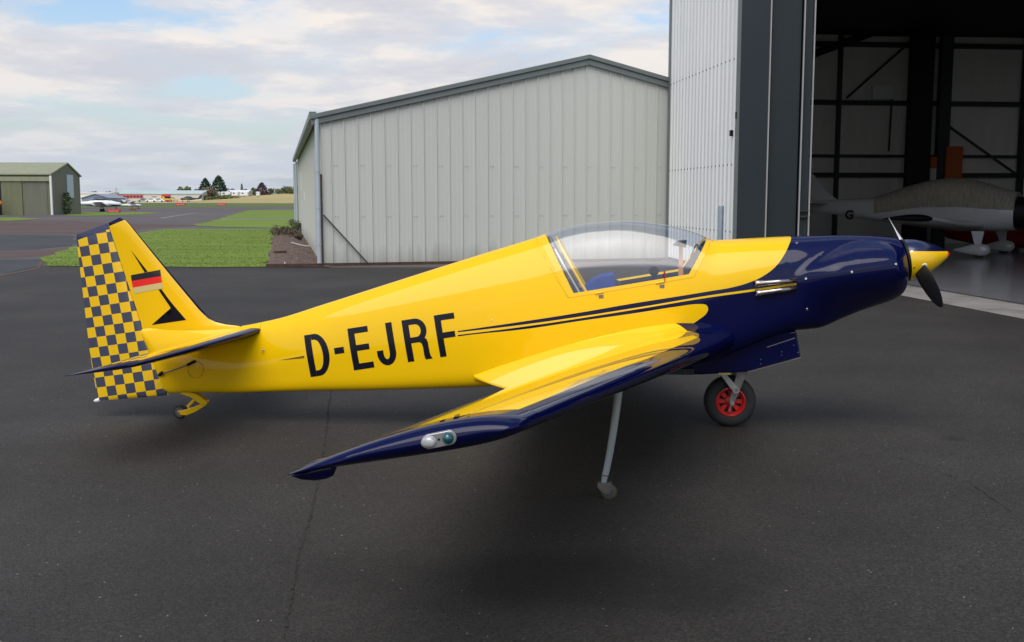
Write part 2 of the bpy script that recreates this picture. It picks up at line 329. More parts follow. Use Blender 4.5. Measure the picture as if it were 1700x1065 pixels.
    c = mul(c, rp(ad.outputs[0], [(0.0, 0.62), (0.75, 0.62), (1.0, 0.65)])) if False else c
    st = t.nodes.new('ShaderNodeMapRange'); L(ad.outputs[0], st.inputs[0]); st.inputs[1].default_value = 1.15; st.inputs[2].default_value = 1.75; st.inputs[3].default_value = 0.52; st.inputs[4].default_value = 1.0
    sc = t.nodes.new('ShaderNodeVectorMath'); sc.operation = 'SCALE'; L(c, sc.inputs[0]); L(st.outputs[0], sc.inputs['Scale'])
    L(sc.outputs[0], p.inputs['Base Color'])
    p.inputs['Roughness'].default_value = 0.78; p.inputs['Specular IOR Level'].default_value = 0.35
    b = t.nodes.new('ShaderNodeBump'); b.inputs['Strength'].default_value = 0.8; b.inputs['Distance'].default_value = 0.006
    hh = mul(v.outputs['Distance'], no(180, 3), 'ADD'); L(hh, b.inputs['Height']); L(b.outputs[0], p.inputs['Normal'])
    return m
M_['tarmac'] = ground_mat()
def flatmat(name, pts, sc, rough=0.9, bump=0.4, bs=20, stretch=(1,1,1), det=7):
    m = bpy.data.materials.new(name); m.use_nodes = True; t = m.node_tree; p = t.nodes['Principled BSDF']; L = t.links.new
    g = t.nodes.new('ShaderNodeNewGeometry'); mp = t.nodes.new('ShaderNodeMapping'); mp.inputs['Scale'].default_value = stretch; L(g.outputs['Position'], mp.inputs[0])
    n = t.nodes.new('ShaderNodeTexNoise'); n.inputs['Scale'].default_value = sc; n.inputs['Detail'].default_value = det; n.inputs['Roughness'].default_value = 0.65; L(mp.outputs[0], n.inputs['Vector'])
    r = t.nodes.new('ShaderNodeValToRGB'); e = r.color_ramp.elements
    while len(e) < len(pts): e.new(0.5)
    for i, (q, c) in enumerate(pts): e[i].position = q; e[i].color = (*c, 1)
    L(n.outputs[0], r.inputs[0]); L(r.outputs[0], p.inputs['Base Color']); p.inputs['Roughness'].default_value = rough; p.inputs['Specular IOR Level'].default_value = 0.2
    n2 = t.nodes.new('ShaderNodeTexNoise'); n2.inputs['Scale'].default_value = bs; n2.inputs['Detail'].default_value = 4; L(g.outputs['Position'], n2.inputs['Vector'])
    b = t.nodes.new('ShaderNodeBump'); b.inputs['Strength'].default_value = bump; b.inputs['Distance'].default_value = 0.03; L(n2.outputs[0], b.inputs['Height']); L(b.outputs[0], p.inputs['Normal']); return m
M_['grass'] = flatmat('mown grass', [(0.25, (0.10, 0.155, 0.018)), (0.5, (0.14, 0.205, 0.027)), (0.75, (0.19, 0.26, 0.045))], 0.5, stretch=(0.35, 1.8, 1), bump=0.3, bs=25)
M_['taxiway'] = flatmat('worn taxiway asphalt', [(0.3, (0.075, 0.068, 0.066)), (0.6, (0.125, 0.11, 0.105)), (0.8, (0.16, 0.14, 0.13))], 0.12, stretch=(0.35, 1, 1))
M_['taxi brown'] = flatmat('brown stained asphalt', [(0.3, (0.085, 0.058, 0.050)), (0.65, (0.12, 0.085, 0.072))], 0.3, stretch=(0.3, 1, 1))
M_['new asphalt'] = flatmat('newer asphalt patch', [(0.3, (0.050, 0.051, 0.053)), (0.7, (0.072, 0.073, 0.076))], 0.5)
M_['concrete'] = flatmat('concrete strip', [(0.3, (0.16, 0.15, 0.135)), (0.5, (0.27, 0.255, 0.23)), (0.75, (0.33, 0.31, 0.28))], 1.3)
M_['path'] = flatmat('pale path', [(0.3, (0.17, 0.165, 0.155)), (0.7, (0.24, 0.23, 0.22))], 0.6)
M_['gravel'] = flatmat('brown gravel', [(0.3, (0.06, 0.042, 0.034)), (0.5, (0.13, 0.092, 0.074)), (0.72, (0.22, 0.17, 0.14))], 5, bump=1.0, bs=14)
M_['field'] = flatmat('stubble field', [(0.3, (0.32, 0.26, 0.10)), (0.7, (0.46, 0.38, 0.17))], 0.03, stretch=(0.2, 1, 1))
M_['straw'] = flatmat('pale straw', [(0.3, (0.50, 0.42, 0.22)), (0.7, (0.62, 0.53, 0.30))], 0.05)
M_['far grass'] = flatmat('far grass', [(0.3, (0.085, 0.115, 0.035)), (0.7, (0.13, 0.16, 0.055))], 0.06, stretch=(0.2, 1, 1))
def floor_mat():
    m = flatmat('hangar floor paint', [(0.3, (0.19, 0.19, 0.20)), (0.7, (0.25, 0.25, 0.26))], 0.8, rough=0.16, bump=0.03, bs=3)
    m.node_tree.nodes['Principled BSDF'].inputs['Specular IOR Level'].default_value = 0.55; return m
M_['floor'] = floor_mat()

def sheet(name, poly, z, m, sub=None, **props):
    """flat ground sheet; poly in world xy"""
    mb = MB(); mb.add([(p[0], p[1], z) for p in poly], [tuple(range(len(poly)))])
    me = bpy.data.meshes.new(name); me.from_pydata(mb.v, [], mb.f); me.materials.append(M_[m])
    bm = bmesh.new(); bm.from_mesh(me); bmesh.ops.recalc_face_normals(bm, faces=bm.faces)
    for f in bm.faces:
        if f.normal.z < 0: f.normal_flip()
    bmesh.ops.triangulate(bm, faces=bm.faces); bm.to_mesh(me); bm.free()
    return newobj(name, me, kind='structure')
def pxsheet(name, pts, z, m, wob=0.0, seed=1):
    rnd = random.Random(seed); P = [gp(x, y) for x, y in pts]; out = []
    for i, a in enumerate(P):
        b = P[(i+1) % len(P)]; L = (b-a).length; n = max(1, int(L/1.2)) if wob else 1
        n = min(n, 60)
        for k in range(n):
            q = a.lerp(b, k/n); w = wob*(rnd.random()-0.5)
            out.append((q.x + w*0.6, q.y + w))
    return sheet(name, out, z, m)
sheet('ground', [(-2500,-300),(2500,-300),(2500,5000),(-2500,5000)], -0.012, 'far grass')
# apron of dark tarmac (near), worn taxiways behind
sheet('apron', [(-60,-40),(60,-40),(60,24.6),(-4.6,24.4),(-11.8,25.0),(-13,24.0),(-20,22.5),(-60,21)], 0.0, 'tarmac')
sheet('taxiway', [(-160,18),(60,18),(60,205),(-12,205),(-60,170),(-160,150)], -0.004, 'taxiway')
pxsheet('taxiway_patch', [(-80,388),(130,390),(118,408),(60,414),(-80,420)], 0.0, 'new asphalt', 0.5, 3)
pxsheet('taxiway_stain', [(-80,367),(90,366),(330,374),(250,379),(150,386),(130,389.5),(-80,387)], 0.0, 'taxi brown', 1.2, 4)
pxsheet('taxiway_stain', [(60,415),(118,409),(150,404),(90,428),(72,424),(-60,432),(-60,421)], 0.0, 'taxi brown', 0.5, 5)
pxsheet('taxiway_patch', [(-80,432),(68,430),(66,442),(0,456),(-80,466)], 0.004, 'new asphalt', 0.2, 6)
pxsheet('kerb_line', [(68,432),(73,433),(66,446),(0,459),(-60,470),(-60,467),(0,456.5),(62,444.5)], 0.006, 'taxi brown', 0.03, 7)
pxsheet('grass_island', [(70,427.5),(120,411),(180,396),(273,380),(457,380),(454,392),(447,425),(442,443.5),(250,443),(70,442.5)], 0.012, 'grass', 0.3, 8)
pxsheet('grass_island', [(318,373),(345,368),(366,363.2),(505,363.5),(505,378.5),(400,377.5),(340,375.5)], 0.012, 'grass', 0.6, 9)
pxsheet('grass_island', [(365,361.8),(388,355),(413,348.5),(520,347.5),(520,362.4)], 0.012, 'grass', 0.8, 10)
pxsheet('path', [(366,363.2),(366,361.9),(520,362.4),(520,363.7)], 0.006, 'path')
pxsheet('grass_verge', [(100,357.3),(140,352.3),(240,351.6),(273,353),(225,356),(150,358)], 0.012, 'grass', 1.0, 11)
pxsheet('grass_verge', [(-40,361),(35,360.5),(66,363),(20,366.5),(-40,366)], 0.012, 'grass', 0.8, 12)
pxsheet('grass_verge', [(100,347),(180,343.5),(240,340.5),(330,341.5),(420,342),(520,341),(520,336.4),(100,336.8)], 0.012, 'far grass', 1.0, 13)
pxsheet('taxiway_marking', [(262,361.9),(272,362.3),(330,352.6),(328,352.2)], 0.010, 'path')
pxsheet('gravel_bed', [(442,443.3),(447,425),(457,383),(470,378),(512,378),(548,440),(548,443.3)], 0.016, 'gravel', 0.15, 14)
# stubble field and low rise behind, up to the tree line
def hill(name, px0, px1, y0, Y0, Y1, ht, m, seed):
    rnd = random.Random(seed); mb = MB(); nx = 40; ny = 8; vs = []
    for j in range(ny+1):
        Y = Y0 + (Y1-Y0)*j/ny
        for i in range(nx+1):
            u = i/nx; px = px0 + (px1-px0)*u
            vs.append(((px-850)/FPX*Y*1.007, Y, -0.2 + ht(u)*smooth01(j/ny) + rnd.random()*0.1*(j > 0)))
    fs = [(j*(nx+1)+i, j*(nx+1)+i+1, (j+1)*(nx+1)+i+1, (j+1)*(nx+1)+i) for j in range(ny) for i in range(nx)]
    o = mb.add(vs, fs).build(name, m, smooth=True); o['kind'] = 'structure'; return o
hill('hill', -400, 900, 0, 290, 520, lambda u: 0.3 + 3.6*smooth01((u-0.52)/0.17), 'field', 2)
pxsheet('straw_strip', [(-300,336.2),(700,336.2),(700,334.8),(-300,334.8)], 0.03, 'straw')

# moss filled crack across the apron
def crack(pts, w, seed):
    rnd = random.Random(seed); mb = MB(); P = []
    for a, b in zip(pts, pts[1:]):
        A = gp(*a); B = gp(*b); n = max(2, int((B-A).length/0.02))
        for k in range(n):
            q = A.lerp(B, k/n); P.append(Vector((q.x + (rnd.random()-0.5)*0.012, q.y, 0)))
    vs = []; fs = []
    for i, q in enumerate(P):
        ww = w*(0.15 + 0.85*rnd.random()**2)
        vs += [(q.x-ww, q.y, 0.004), (q.x+ww, q.y, 0.004)]
        if i and rnd.random() < 0.86: fs.append((2*i-2, 2*i-1, 2*i+1, 2*i))
    o = mb.add(vs, fs).build('tarmac_crack', mat('moss and dirt in crack', (0.022, 0.021, 0.013), 0.95, var=0.5, vscale=9)); o['kind'] = 'structure'
crack([(566,500),(558,560),(550,640),(541,720),(534,770),(517,850),(505,890),(494,925),(492,950),(470,1064)], 0.010, 3)
crack([(1490,760),(1545,778),(1610,802),(1680,850)], 0.006, 5)

# grass blades on the near island (one mass)
def grass_blades():
    rnd = random.Random(5); mb = MB(); poly = [gp(*p) for p in [(72,429),(122,412),(182,397),(273,381),(456,381),(453,392),(446,425),(441,443),(250,442.5),(72,442)]]
    xs = [p.x for p in poly]; ys = [p.y for p in poly]
    def inside(x, y):
        c = False; n = len(poly)
        for i in range(n):
            a, b = poly[i], poly[(i+1) % n]
            if (a.y > y) != (b.y > y) and x < (b.x-a.x)*(y-a.y)/(b.y-a.y)+a.x: c = not c
        return c
    k = 0
    while k < 15000:
        x = rnd.uniform(min(xs), max(xs)); y = min(ys) + (max(ys)-min(ys))*rnd.random()**1.6
        if not inside(x, y): continue
        a = rnd.random()*2*pi; w = 0.012; h = 0.008 + 0.018*rnd.random()
        mb.add([(x-w*cos(a), y-w*sin(a), 0.012), (x+w*cos(a), y+w*sin(a), 0.012), (x+rnd.uniform(-.03,.03), y+rnd.uniform(-.03,.03), 0.012+h)], [(0,1,2)], k % 2); k += 1
    mb.build('grass', ['grass', leaf('fresh grass blades', (0.19, 0.26, 0.05))], kind='stuff', label='short mown green grass beside the gravel bed', category='grass')
grass_blades()
# ---- pebbles and kerb at the gravel bed
A0, B0 = gp(442,443.6), gp(537,442.5)
mb = MB(); mb.bar(A0 + Vector((0,0,0.03)), B0 + Vector((0,0,0.03)), 0.12, 0.10); mb.build('gravel_bed_kerb', 'concrete' if False else 'rust', kind='structure')

# ---------------- grey hangar behind
FD = Vector((0.9659, 0.2588, 0)); SDR = Vector((-0.2145, 0.9767, 0))
G0 = gp(537, 441); G0.z = 0
gh = thing('grey_hangar', 'pale grey green clad hangar with slate roof trim behind the yellow aircraft', 'hangar', G0)
NRM = Vector((FD.y, -FD.x, 0))
def gfz(t): return 3.42 + 0.234*t if t < 6.57 else 3.42 + 0.234*6.57 - 0.234*(t-6.57)
TE_ = 8.74
mb = MB()
mb.add([(0,0,0), FD*TE_, FD*TE_+Vector((0,0,gfz(TE_))), FD*6.57+Vector((0,0,gfz(6.57))), Vector((0,0,gfz(0)))], [(0,1,2,3,4)])
t = 0.22; k = 0
while t < TE_ - 0.05:
    # raised seam: trapezoid rib running the height
    z1 = gfz(t) - 0.03; w = 0.022; n = NRM*0.028
    vs = [FD*(t-w), FD*(t-w*0.5)+n, FD*(t+w*0.5)+n, FD*(t+w)]
    vs = [v + NRM*0.001 for v in vs]; mb.add(vs + [v+Vector((0,0,z1)) for v in vs], [(0,1,5,4),(1,2,6,5),(2,3,7,6)])
    t += 0.315; k += 1
# screw heads in two rows
for z in (1.16, 2.36):
    t = 0.3
    while t < TE_-0.1:
        for dt in (0, 0.06):
            c = FD*(t+dt) + NRM*0.006 + Vector((0,0,z)); mb.bar(c-NRM*0.004, c+NRM*0.008, 0.018, mi=1)
        t += 0.63
mb.build('front_wall', ['grey clad', 'galv'], gh)
mb = MB(); mb.add([Vector((0,0,0)), SDR*30, SDR*30+Vector((0,0,3.56)), Vector((0,0,3.56))], [(0,1,2,3)])
for k in range(1, 95): 
    c = SDR*(k*0.315) - FD*0.012; mb.bar(c, c+Vector((0,0,3.5)), 0.03, 0.03)
mb.build('side_wall', 'grey clad', gh)
mb = MB()
ap = FD*6.57; zt = gfz(6.57)
for (a, za), (b, zb) in (((-0.22, gfz(0)-0.05), (6.57, zt)), ((6.57, zt), (TE_+0.0, gfz(TE_)))):
    P = [FD*a+Vector((0,0,za+0.14)), FD*b+Vector((0,0,zb+0.14))]
    q0, q1 = P; o0 = NRM*0.12; back = SDR*30.2
    mb.add([q0+o0, q1+o0, q1+back, q0+back], [(0,1,2,3)])
mb.build('roof', 'trim', gh)
mb = MB()    # barge board / verge trim in two steps
def verge(a, b, off, z0, z1, d):
    za, zb = gfz(a), gfz(b)
    P = [FD*a+Vector((0,0,za+z0)), FD*b+Vector((0,0,zb+z0)), FD*b+Vector((0,0,zb+z1)), FD*a+Vector((0,0,za+z1))]
    mb.prism([p+NRM*off for p in P], NRM*d)
for a, b in ((-0.22, 6.57), (6.57, TE_+0.02)):
    verge(a, b, 0.03, -0.10, 0.04, 0.06); verge(a, b, 0.03, 0.042, 0.15, 0.10)
mb.build('verge_trim', 'trim', gh, bevel=0.01)
mb = MB()    # eaves gutter and soffit
e0 = -FD*0.18 + Vector((0,0,3.50)); mb.bar(e0+NRM*0.12, e0+SDR*30.2, 0.16, 0.16); mb.build('gutter', 'trim', gh)
def pipe(t, z0, z1, off, r, name='downpipe', m='pvc'):
    c = SDR*t - FD*off; mb = MB(); mb.tube([c+Vector((0,0,z0)), c+Vector((0,0,z1))], r, 12)
    for z in (0.5, 1.35, 2.2): 
        if z < z1: mb.tube([c+Vector((0,0,z)), c+Vector((0,0,z+0.03))], r*1.15, 12)
    mb.build(name, m, gh, smooth=True)
pipe(-0.06, 0.02, 3.42, 0.09, 0.055); pipe(2.6, 0.1, 2.9, 0.02, 0.06); pipe(26, 0.15, 3.3, 0.16, 0.06)
pipe(29.3, 0.15, 3.3, 0.2, 0.06)
mb = MB(); c = -FD*0.03 + NRM*0.05; mb.box((-0.02,-0.03,0),(0.03,0.03,2.15), M=Matrix.Translation(c)); mb.build('rusty_post', 'rust', gh)
mb = MB(); mb.bar(FD*0.02+NRM*0.06+Vector((0,0,1.2)), FD*1.06+NRM*0.06+Vector((0,0,0.03)), 0.03, 0.035, up=NRM); mb.build('brace', 'dark steel', gh)
mb = MB(); mb.bar(FD*0+NRM*0.03+Vector((0,0,0.03)), FD*TE_+NRM*0.03+Vector((0,0,0.03)), 0.05, 0.07); mb.build('plinth', 'rust', gh)
for tt, z0, z1, w in ((22, 1.9, 2.7, 0.8), (16, 1.5, 1.8, 0.3)):
    mb = MB(); c = SDR*tt-FD*0.03; mb.bar(c+Vector((0,0,z0)), c+Vector((0,0,z1)), 0.04, w, up=SDR); mb.build('side_window', 'white', gh)

# ---------------- white hangar on the right
HA = Vector((-0.1128, 0.9936, 0)); HB = Vector((0.9936, 0.1128, 0)); H0 = gp(1483, 488); H0.z = 0
def H(p, q, z=0): return H0 + HA*p + HB*q + Vector((0,0,z))
def hp(px, q):      # p where the plane q meets the pixel column px
    k = (px-850)/FPX; b = H0 + HB*q      # b.x + HA.x p = k (b.y + HA.y p)
    return (b.x - k*b.y)/(k*HA.y - HA.x)
def hq(px, p):
    k = (px-850)/FPX; b = H0 + HA*p; return (k*b.y - b.x)/(HB.x - k*HB.y)
Q1 = -1.29; PE = hp(1220, Q1); PL = hp(1109, Q1); QA = hq(1270, PE); QB = hq(1325, PE); QC = hq(1341, PE)
PW = PL + 8.8; ZH = 8.6
wh = thing('white_hangar', 'large hangar with ribbed white sliding door and dark open entrance on the right', 'hangar', H0)
def hl(p, q, z=0): return H(p, q, z) - H0
def hbox(mb, p0, p1, q0, q1, z0, z1, mi=0):
    vs = [hl(p, q, z) for z in (z0, z1) for p, q in ((p0,q0),(p1,q0),(p1,q1),(p0,q1))]
    mb.add(vs, [(0,3,2,1),(4,5,6,7),(0,1,5,4),(1,2,6,5),(2,3,7,6),(3,0,4,7)], mi)
# outer leaf: ribbed face
mb = MB(); nr = 19; L = PL-PE-0.12; prof = []
for i in range(nr):
    b = PE+0.06 + L*i/nr; w = L/nr
    prof += [(b, 0), (b+w*0.42, 0), (b+w*0.56, 0.032), (b+w*0.86, 0.032), ]
prof.append((PE+0.06+L, 0))
for (a, da), (b, db) in zip(prof, prof[1:]):
    mb.add([hl(a, Q1-da, 0.1), hl(b, Q1-db, 0.1), hl(b, Q1-db, ZH), hl(a, Q1-da, ZH)], [(0,1,2,3)])
for z in (0.9, 2.28, 4.42, 6.6):
    for i in range(nr):
        c = hl(PE+0.06+L*(i+0.71)/nr, Q1-0.034, z); mb.bar(c, c-HB*0.008, 0.03, mi=1)
mb.build('door_cladding', ['white clad', 'dark steel'], wh)
mb = MB(); hbox(mb, PE, PE+0.06, Q1-0.045, Q1+0.02, 0.05, ZH+.02); mb.build('door_edge_trim', 'trim', wh); mb = MB(); hbox(mb, PL-0.06, PL+0.1, Q1-0.05, QA, 0.05, ZH+.02); mb.build('door_edge_trim', 'trim', wh)
def leafbox(name, p0, q0, q1, mm='door grey'):
    mb = MB(); hbox(mb, p0, PL-0.07, q0, q1, 0.04, ZH); mb.build(name, mm, wh, bevel=0.006)
leafbox('sliding_door', PE+0.01, Q1+0.022, QA-0.02); leafbox('sliding_door', PE+0.12, QA+0.06, QB-0.03); leafbox('sliding_door', PE+0.05, QB+0.02, QC-0.02)
mb = MB()
for q in (QA-0.012, QB-0.02, QC-0.012): hbox(mb, PE-0.02, PE+0.02, q-0.008, q+0.012, 0.05, ZH)
mb.build('brush_seal', 'seal', wh)
mb = MB()
for z in (1.2, 1.32): hbox(mb, PE-0.01, PE+0.03, QB+0.0, QC, z, z+0.03)
mb.build('door_bracket', 'dark steel', wh)
mb = MB(); hbox(mb, PE+0.0, PE+0.03, Q1-0.06, Q1-0.03, 3.2, 3.33); mb.build('door_latch', 'black', wh); mb = MB(); hbox(mb, PE+.2, PE+0.28, Q1-0.09, Q1-0.035, 2.86, 2.98); mb.build('door_handle', 'black', wh)
# enclosing shell: facade, side walls, back, roof
QF = 1.2; QBK = 30.0; PN = -18.0; PO = -13.0
mb = MB(); PF = hp(1337, QF+.26); hbox(mb, PF, PW+0.2, QF, QF+0.25, 0, ZH+0.4); hbox(mb, PN, PO, QF, QF+0.25, 0, ZH+0.4); hbox(mb, PO, PF, QF, QF+0.25, 7.2, ZH+0.4)
mb.build('facade', ['white clad'], wh)
mb = MB(); hbox(mb, PW, PW+0.2, QF+0.25, QBK, 0, ZH+0.3); mb.build('side_wall', 'inner clad', wh)
mb = MB(); hbox(mb, PN, PN+0.2, QF+0.25, QBK, 0, ZH+0.3); hbox(mb, PN+0.2, PW, QBK-0.2, QBK, 0, ZH+0.3); mb.build('rear_wall', 'inner clad', wh)
mb = MB(); hbox(mb, PN-0.2, PW+0.4, QF+0.26, 14.0, 7.1, 7.4); mb.build('roof', 'black steel', wh)
mb = MB(); hbox(mb, PN-0.2, PW+0.4, 16.5, QBK+0.2, 7.1, 7.4); mb.build('roof', 'black steel', wh)
def trl():
    m = bpy.data.materials.new('translucent rooflight sheet'); m.use_nodes = True; t = m.node_tree; t.nodes.clear(); o = t.nodes.new('ShaderNodeOutputMaterial'); b = t.nodes.new('ShaderNodeBsdfTranslucent'); b.inputs[0].default_value = (.30,.30,.285,1); t.links.new(b.outputs[0], o.inputs[0]); return m
mb = MB(); mb.add([hl(PN-0.2, 13.95, 7.42), hl(PW-5, 13.95, 7.42), hl(PW-5, 16.55, 7.42), hl(PN-0.2, 16.55, 7.42)], [(0,1,2,3)]); mb.build('added_rooflight', trl(), wh)  # unseen translucent strip, added to let more light into the hangar
mb = MB(); hbox(mb, PW-5.0, PW+0.4, 14.0, 16.5, 7.1, 7.4); mb.build('roof', 'black steel', wh)
for k, z in enumerate((2.30, 2.98, 4.75, 6.7)):
    mb = MB(); hbox(mb, PW-0.16, PW-0.003, QF+0.3, QBK-0.3, z, z+(0.16 if k != 1 else 0.10)); mb.build('wall_rail', 'dark steel', wh)
def colm(px0, px1, d, m, z1=7.08):
    p = PW - d; a, b = hq(px0, p), hq(px1, p); mb = MB(); hbox(mb, p, p+0.25, a, b, 0.0, z1); mb.build('column', m, wh)
colm(1500, 1537, 1.2, 'black steel'); colm(1549, 1567, 0.5, 'dark steel')
colm(1686, 1692, 0.3, 'dark steel'); colm(1384, 1388, 0.3, 'dark steel')
def wbar(x0, y0, x1, y1, w=0.07, name='wall_brace', m='dark steel'):
    def wp(px, py):
        p = PW-0.22; q = hq(px, p); X = H(p, q); return Vector((X.x, X.y, CAMH + (HOR-py)/FPX*X.y*1.0)) - H0
    mb = MB(); mb.bar(wp(x0, y0), wp(x1, y1), w, w); mb.build(name, m, wh)
wbar(1396, 166, 1503, 70); wbar(1565, 212, 1680, 290); wbar(1692, 286, 1800, 190); wbar(1470, 148, 1468, 252, 0.05, 'conduit')
wbar(1340, 96, 1440, 60, 0.25, 'rafter', 'black steel'); wbar(1440, 60, 1800, 62, 0.3, 'rafter', 'black steel')
mb = MB(); c = hl(PW-0.25, hq(1454, PW-0.25), 4.95); mb.box((-0.35,-0.05,0),(0.35,0.05,0.45), M=Matrix.Translation(c)); mb.build('notice_board', 'white', wh)
# floor and strip
sheet('hangar_floor', [H(PN, QF-0.02).xy, H(PW, QF-0.02).xy, H(PW, QBK).xy, H(PN, QBK).xy], 0.010, 'floor')
sheet('concrete_strip', [H(PN-10, 0).xy, H(PW, 0).xy, H(PW, QF-0.12).xy, H(PN-10, QF-0.12).xy], 0.006, 'concrete')
sheet('door_track', [H(PN-10, QF-0.12).xy, H(PW, QF-0.12).xy, H(PW, QF-0.02).xy, H(PN-10, QF-0.02).xy], 0.008, 'new asphalt')
# post in front of the ribbed door
pp = H(hp(1195, Q1-0.45), Q1-0.45); mb = MB(); mb.tube([(0,0,0),(0,0,1.42),(0,0,1.44)], [0.057,0.057,0.05], 18)
o = mb.build('steel_post', 'galv', smooth=True); o.location = pp; tag(o, 'galvanised round steel post standing before the ribbed white door', 'post')
# orange board and clutter inside the hangar
p = PW-0.62; a, b = hq(1563, p), hq(1590, p)
mb = MB(); hbox(mb, p, p+0.08, a, b, 2.2, 3.35); o = mb.build('orange_board', 'orange board'); o.location = H0; tag(o, 'orange board fixed beside a column on the inner hangar wall', 'board')
mb = MB(); hbox(mb, PW-0.5, PW-0.25, hq(1538, PW-.5), hq(1548, PW-.5), 1.8, 2.6, 0); hbox(mb, PW-0.5, PW-0.25, hq(1538, PW-.5), hq(1548, PW-.5), 2.6, 3.0, 1)
o = mb.build('wall_cabinet', ['offwhite', 'orange board']); o.location = H0; tag(o, 'narrow pale cabinet with orange top between the two dark columns', 'cabinet')
def red_plane():
    t = thing('red_aircraft', 'dark red aircraft body low behind the wheel legs of the covered aircraft', 'aircraft', H(13.4, 10.9))
    mb = MB(); pr = [(-3.2,0.05),(-2.8,0.35),(-1.5,0.62),(0,0.68),(1.2,0.60),(2.4,0.38),(3.0,0.1)]
    mb.lathe(pr, (0,0,0.75), (0.95,0.25,0)); mb.build('fuselage', mat('dark red paint', (0.28, 0.008, 0.008), 0.3, coat=0.5), t, smooth=True)
    mb = MB(); mb.tube([(0.3,-0.5,0.5),(0.3,-0.5,0.18)], 0.04); mb.tube([(0.24,-0.5,0.18),(0.36,-0.5,0.18)], 0.18, 20); mb.build('wheel', 'rubber', t, smooth=True); mb = MB(); mb.tube([(-1.3,0.4,0.5),(-1.3,0.4,0.18)], 0.04); mb.tube([(-1.36,0.4,0.18),(-1.24,0.4,0.18)], 0.18, 20)
    mb.build('wheel', 'rubber', t, smooth=True)
red_plane()

# ================================================================== THE YELLOW AIRCRAFT
AR = -R(3.539); AM = gp(1215, 706); AM.z = 0
ac = thing('sport_aircraft', 'yellow and navy low wing aircraft with chequered rudder and bubble canopy on the apron', 'aircraft', AM, AR)
DX = Vector((cos(AR), sin(AR), 0)); DS = Vector((DX.y, -DX.x, 0))
def loc_s(px, py, s):
    q = ray(px, py); t = (s-(CAM-AM).dot(DS))/q.dot(DS); P = CAM+q*t; return ((P-AM).dot(DX), P.z)
# x, top, bottom, half width, z of widest, top power, bottom power
ST = [(-4.245,.655,.60,.018,.63,1.6,2),(-4.19,.665,.47,.028,.57,1.6,2.4),(-4.07,.672,.185,.045,.36,1.6,3),(-3.9,.673,.198,.070,.33,1.6,4),(-3.6,.676,.203,.108,.34,1.65,5),(-3.3,.725,.218,.140,.38,1.8,6),(-2.9,.846,.235,.178,.46,1.95,6),
 (-2.568,.953,.246,.205,.49,2,6),(-2.1,1.103,.268,.240,.54,2,6),(-1.77,1.207,.286,.262,.58,2.0,6),(-1.38,1.328,.315,.286,.64,2.0,6),(-1.18,1.395,.33,.294,.68,2.0,6),(-.99,1.429,.35,.300,.72,2.0,6),(-.78,1.442,.38,.304,.76,2.0,6),
 (-.51,1.417,.42,.306,.80,2.05,6),(-.26,1.351,.47,.305,.86,2.1,6),(-.17,1.309,.49,.304,.90,2.15,6),(.113,1.323,.605,.298,.96,2.3,5),(.367,1.336,.69,.278,1.0,2.3,4),(.55,1.341,.705,.252,1.03,2.15,3.2),(.727,1.345,.775,.225,1.06,2.05,2.8),(.93,1.341,.862,.200,1.10,2.0,2.5),
 (1.03,1.335,.905,.186,1.12,2.0,2.3),(1.09,1.330,.945,.170,1.14,2.0,2.2),(1.118,1.322,.985,.160,1.155,2,2),(1.128,1.300,1.03,.125,1.165,2,2)]
CREASE = [(.30,1.05),(.357,1.065),(.704,1.112),(1.036,1.158),(1.2,1.17)]
ARC = [(.30,1.06),(.36,1.10),(.45,1.16),(.567,1.222),(.66,1.268),(.76,1.296),(.86,1.307),(.95,1.308),(1.03,1.296),(1.1,1.27),(1.2,1.25)]
def cheek(x, z):
    if x < .30: return 0
    zc, za = lin(CREASE, x), lin(ARC, x)
    a = smooth01((x-.30)/.34) * smooth01((1.132-x)/.14)**0.6
    if z >= zc: b = max(0.0, 1-((z-zc)/max(za-zc+.004, .01))**3.0) if z < za else 0
    else: b = smooth01(1-(zc-z)/.30)
    return a*b
def section(x, n=72):
    zt, zb, w, zm, nt_, nb = [hermite(ST, x, c) for c in range(1, 7)]
    out = []
    for k in range(n):
        a = 2*pi*k/n - pi/2; c, s_ = cos(a), sin(a); e = 2/nt_ if s_ >= 0 else 2/nb
        y = w*math.copysign(abs(c)**e, c) if s_ >= 0 else w*math.copysign(abs(c)**(2/nb), c)
        z = zm + (zt-zm)*abs(s_)**e if s_ >= 0 else zm - (zm-zb)*abs(s_)**(2/nb)
        y += math.copysign(0.135*cheek(x, z), c) if abs(c) > 0.05 else 0
        xx = x + (1.17-z)*0.16*smooth01((x-.8)/.25)
        out.append(Vector((xx, y, z)))
    return out
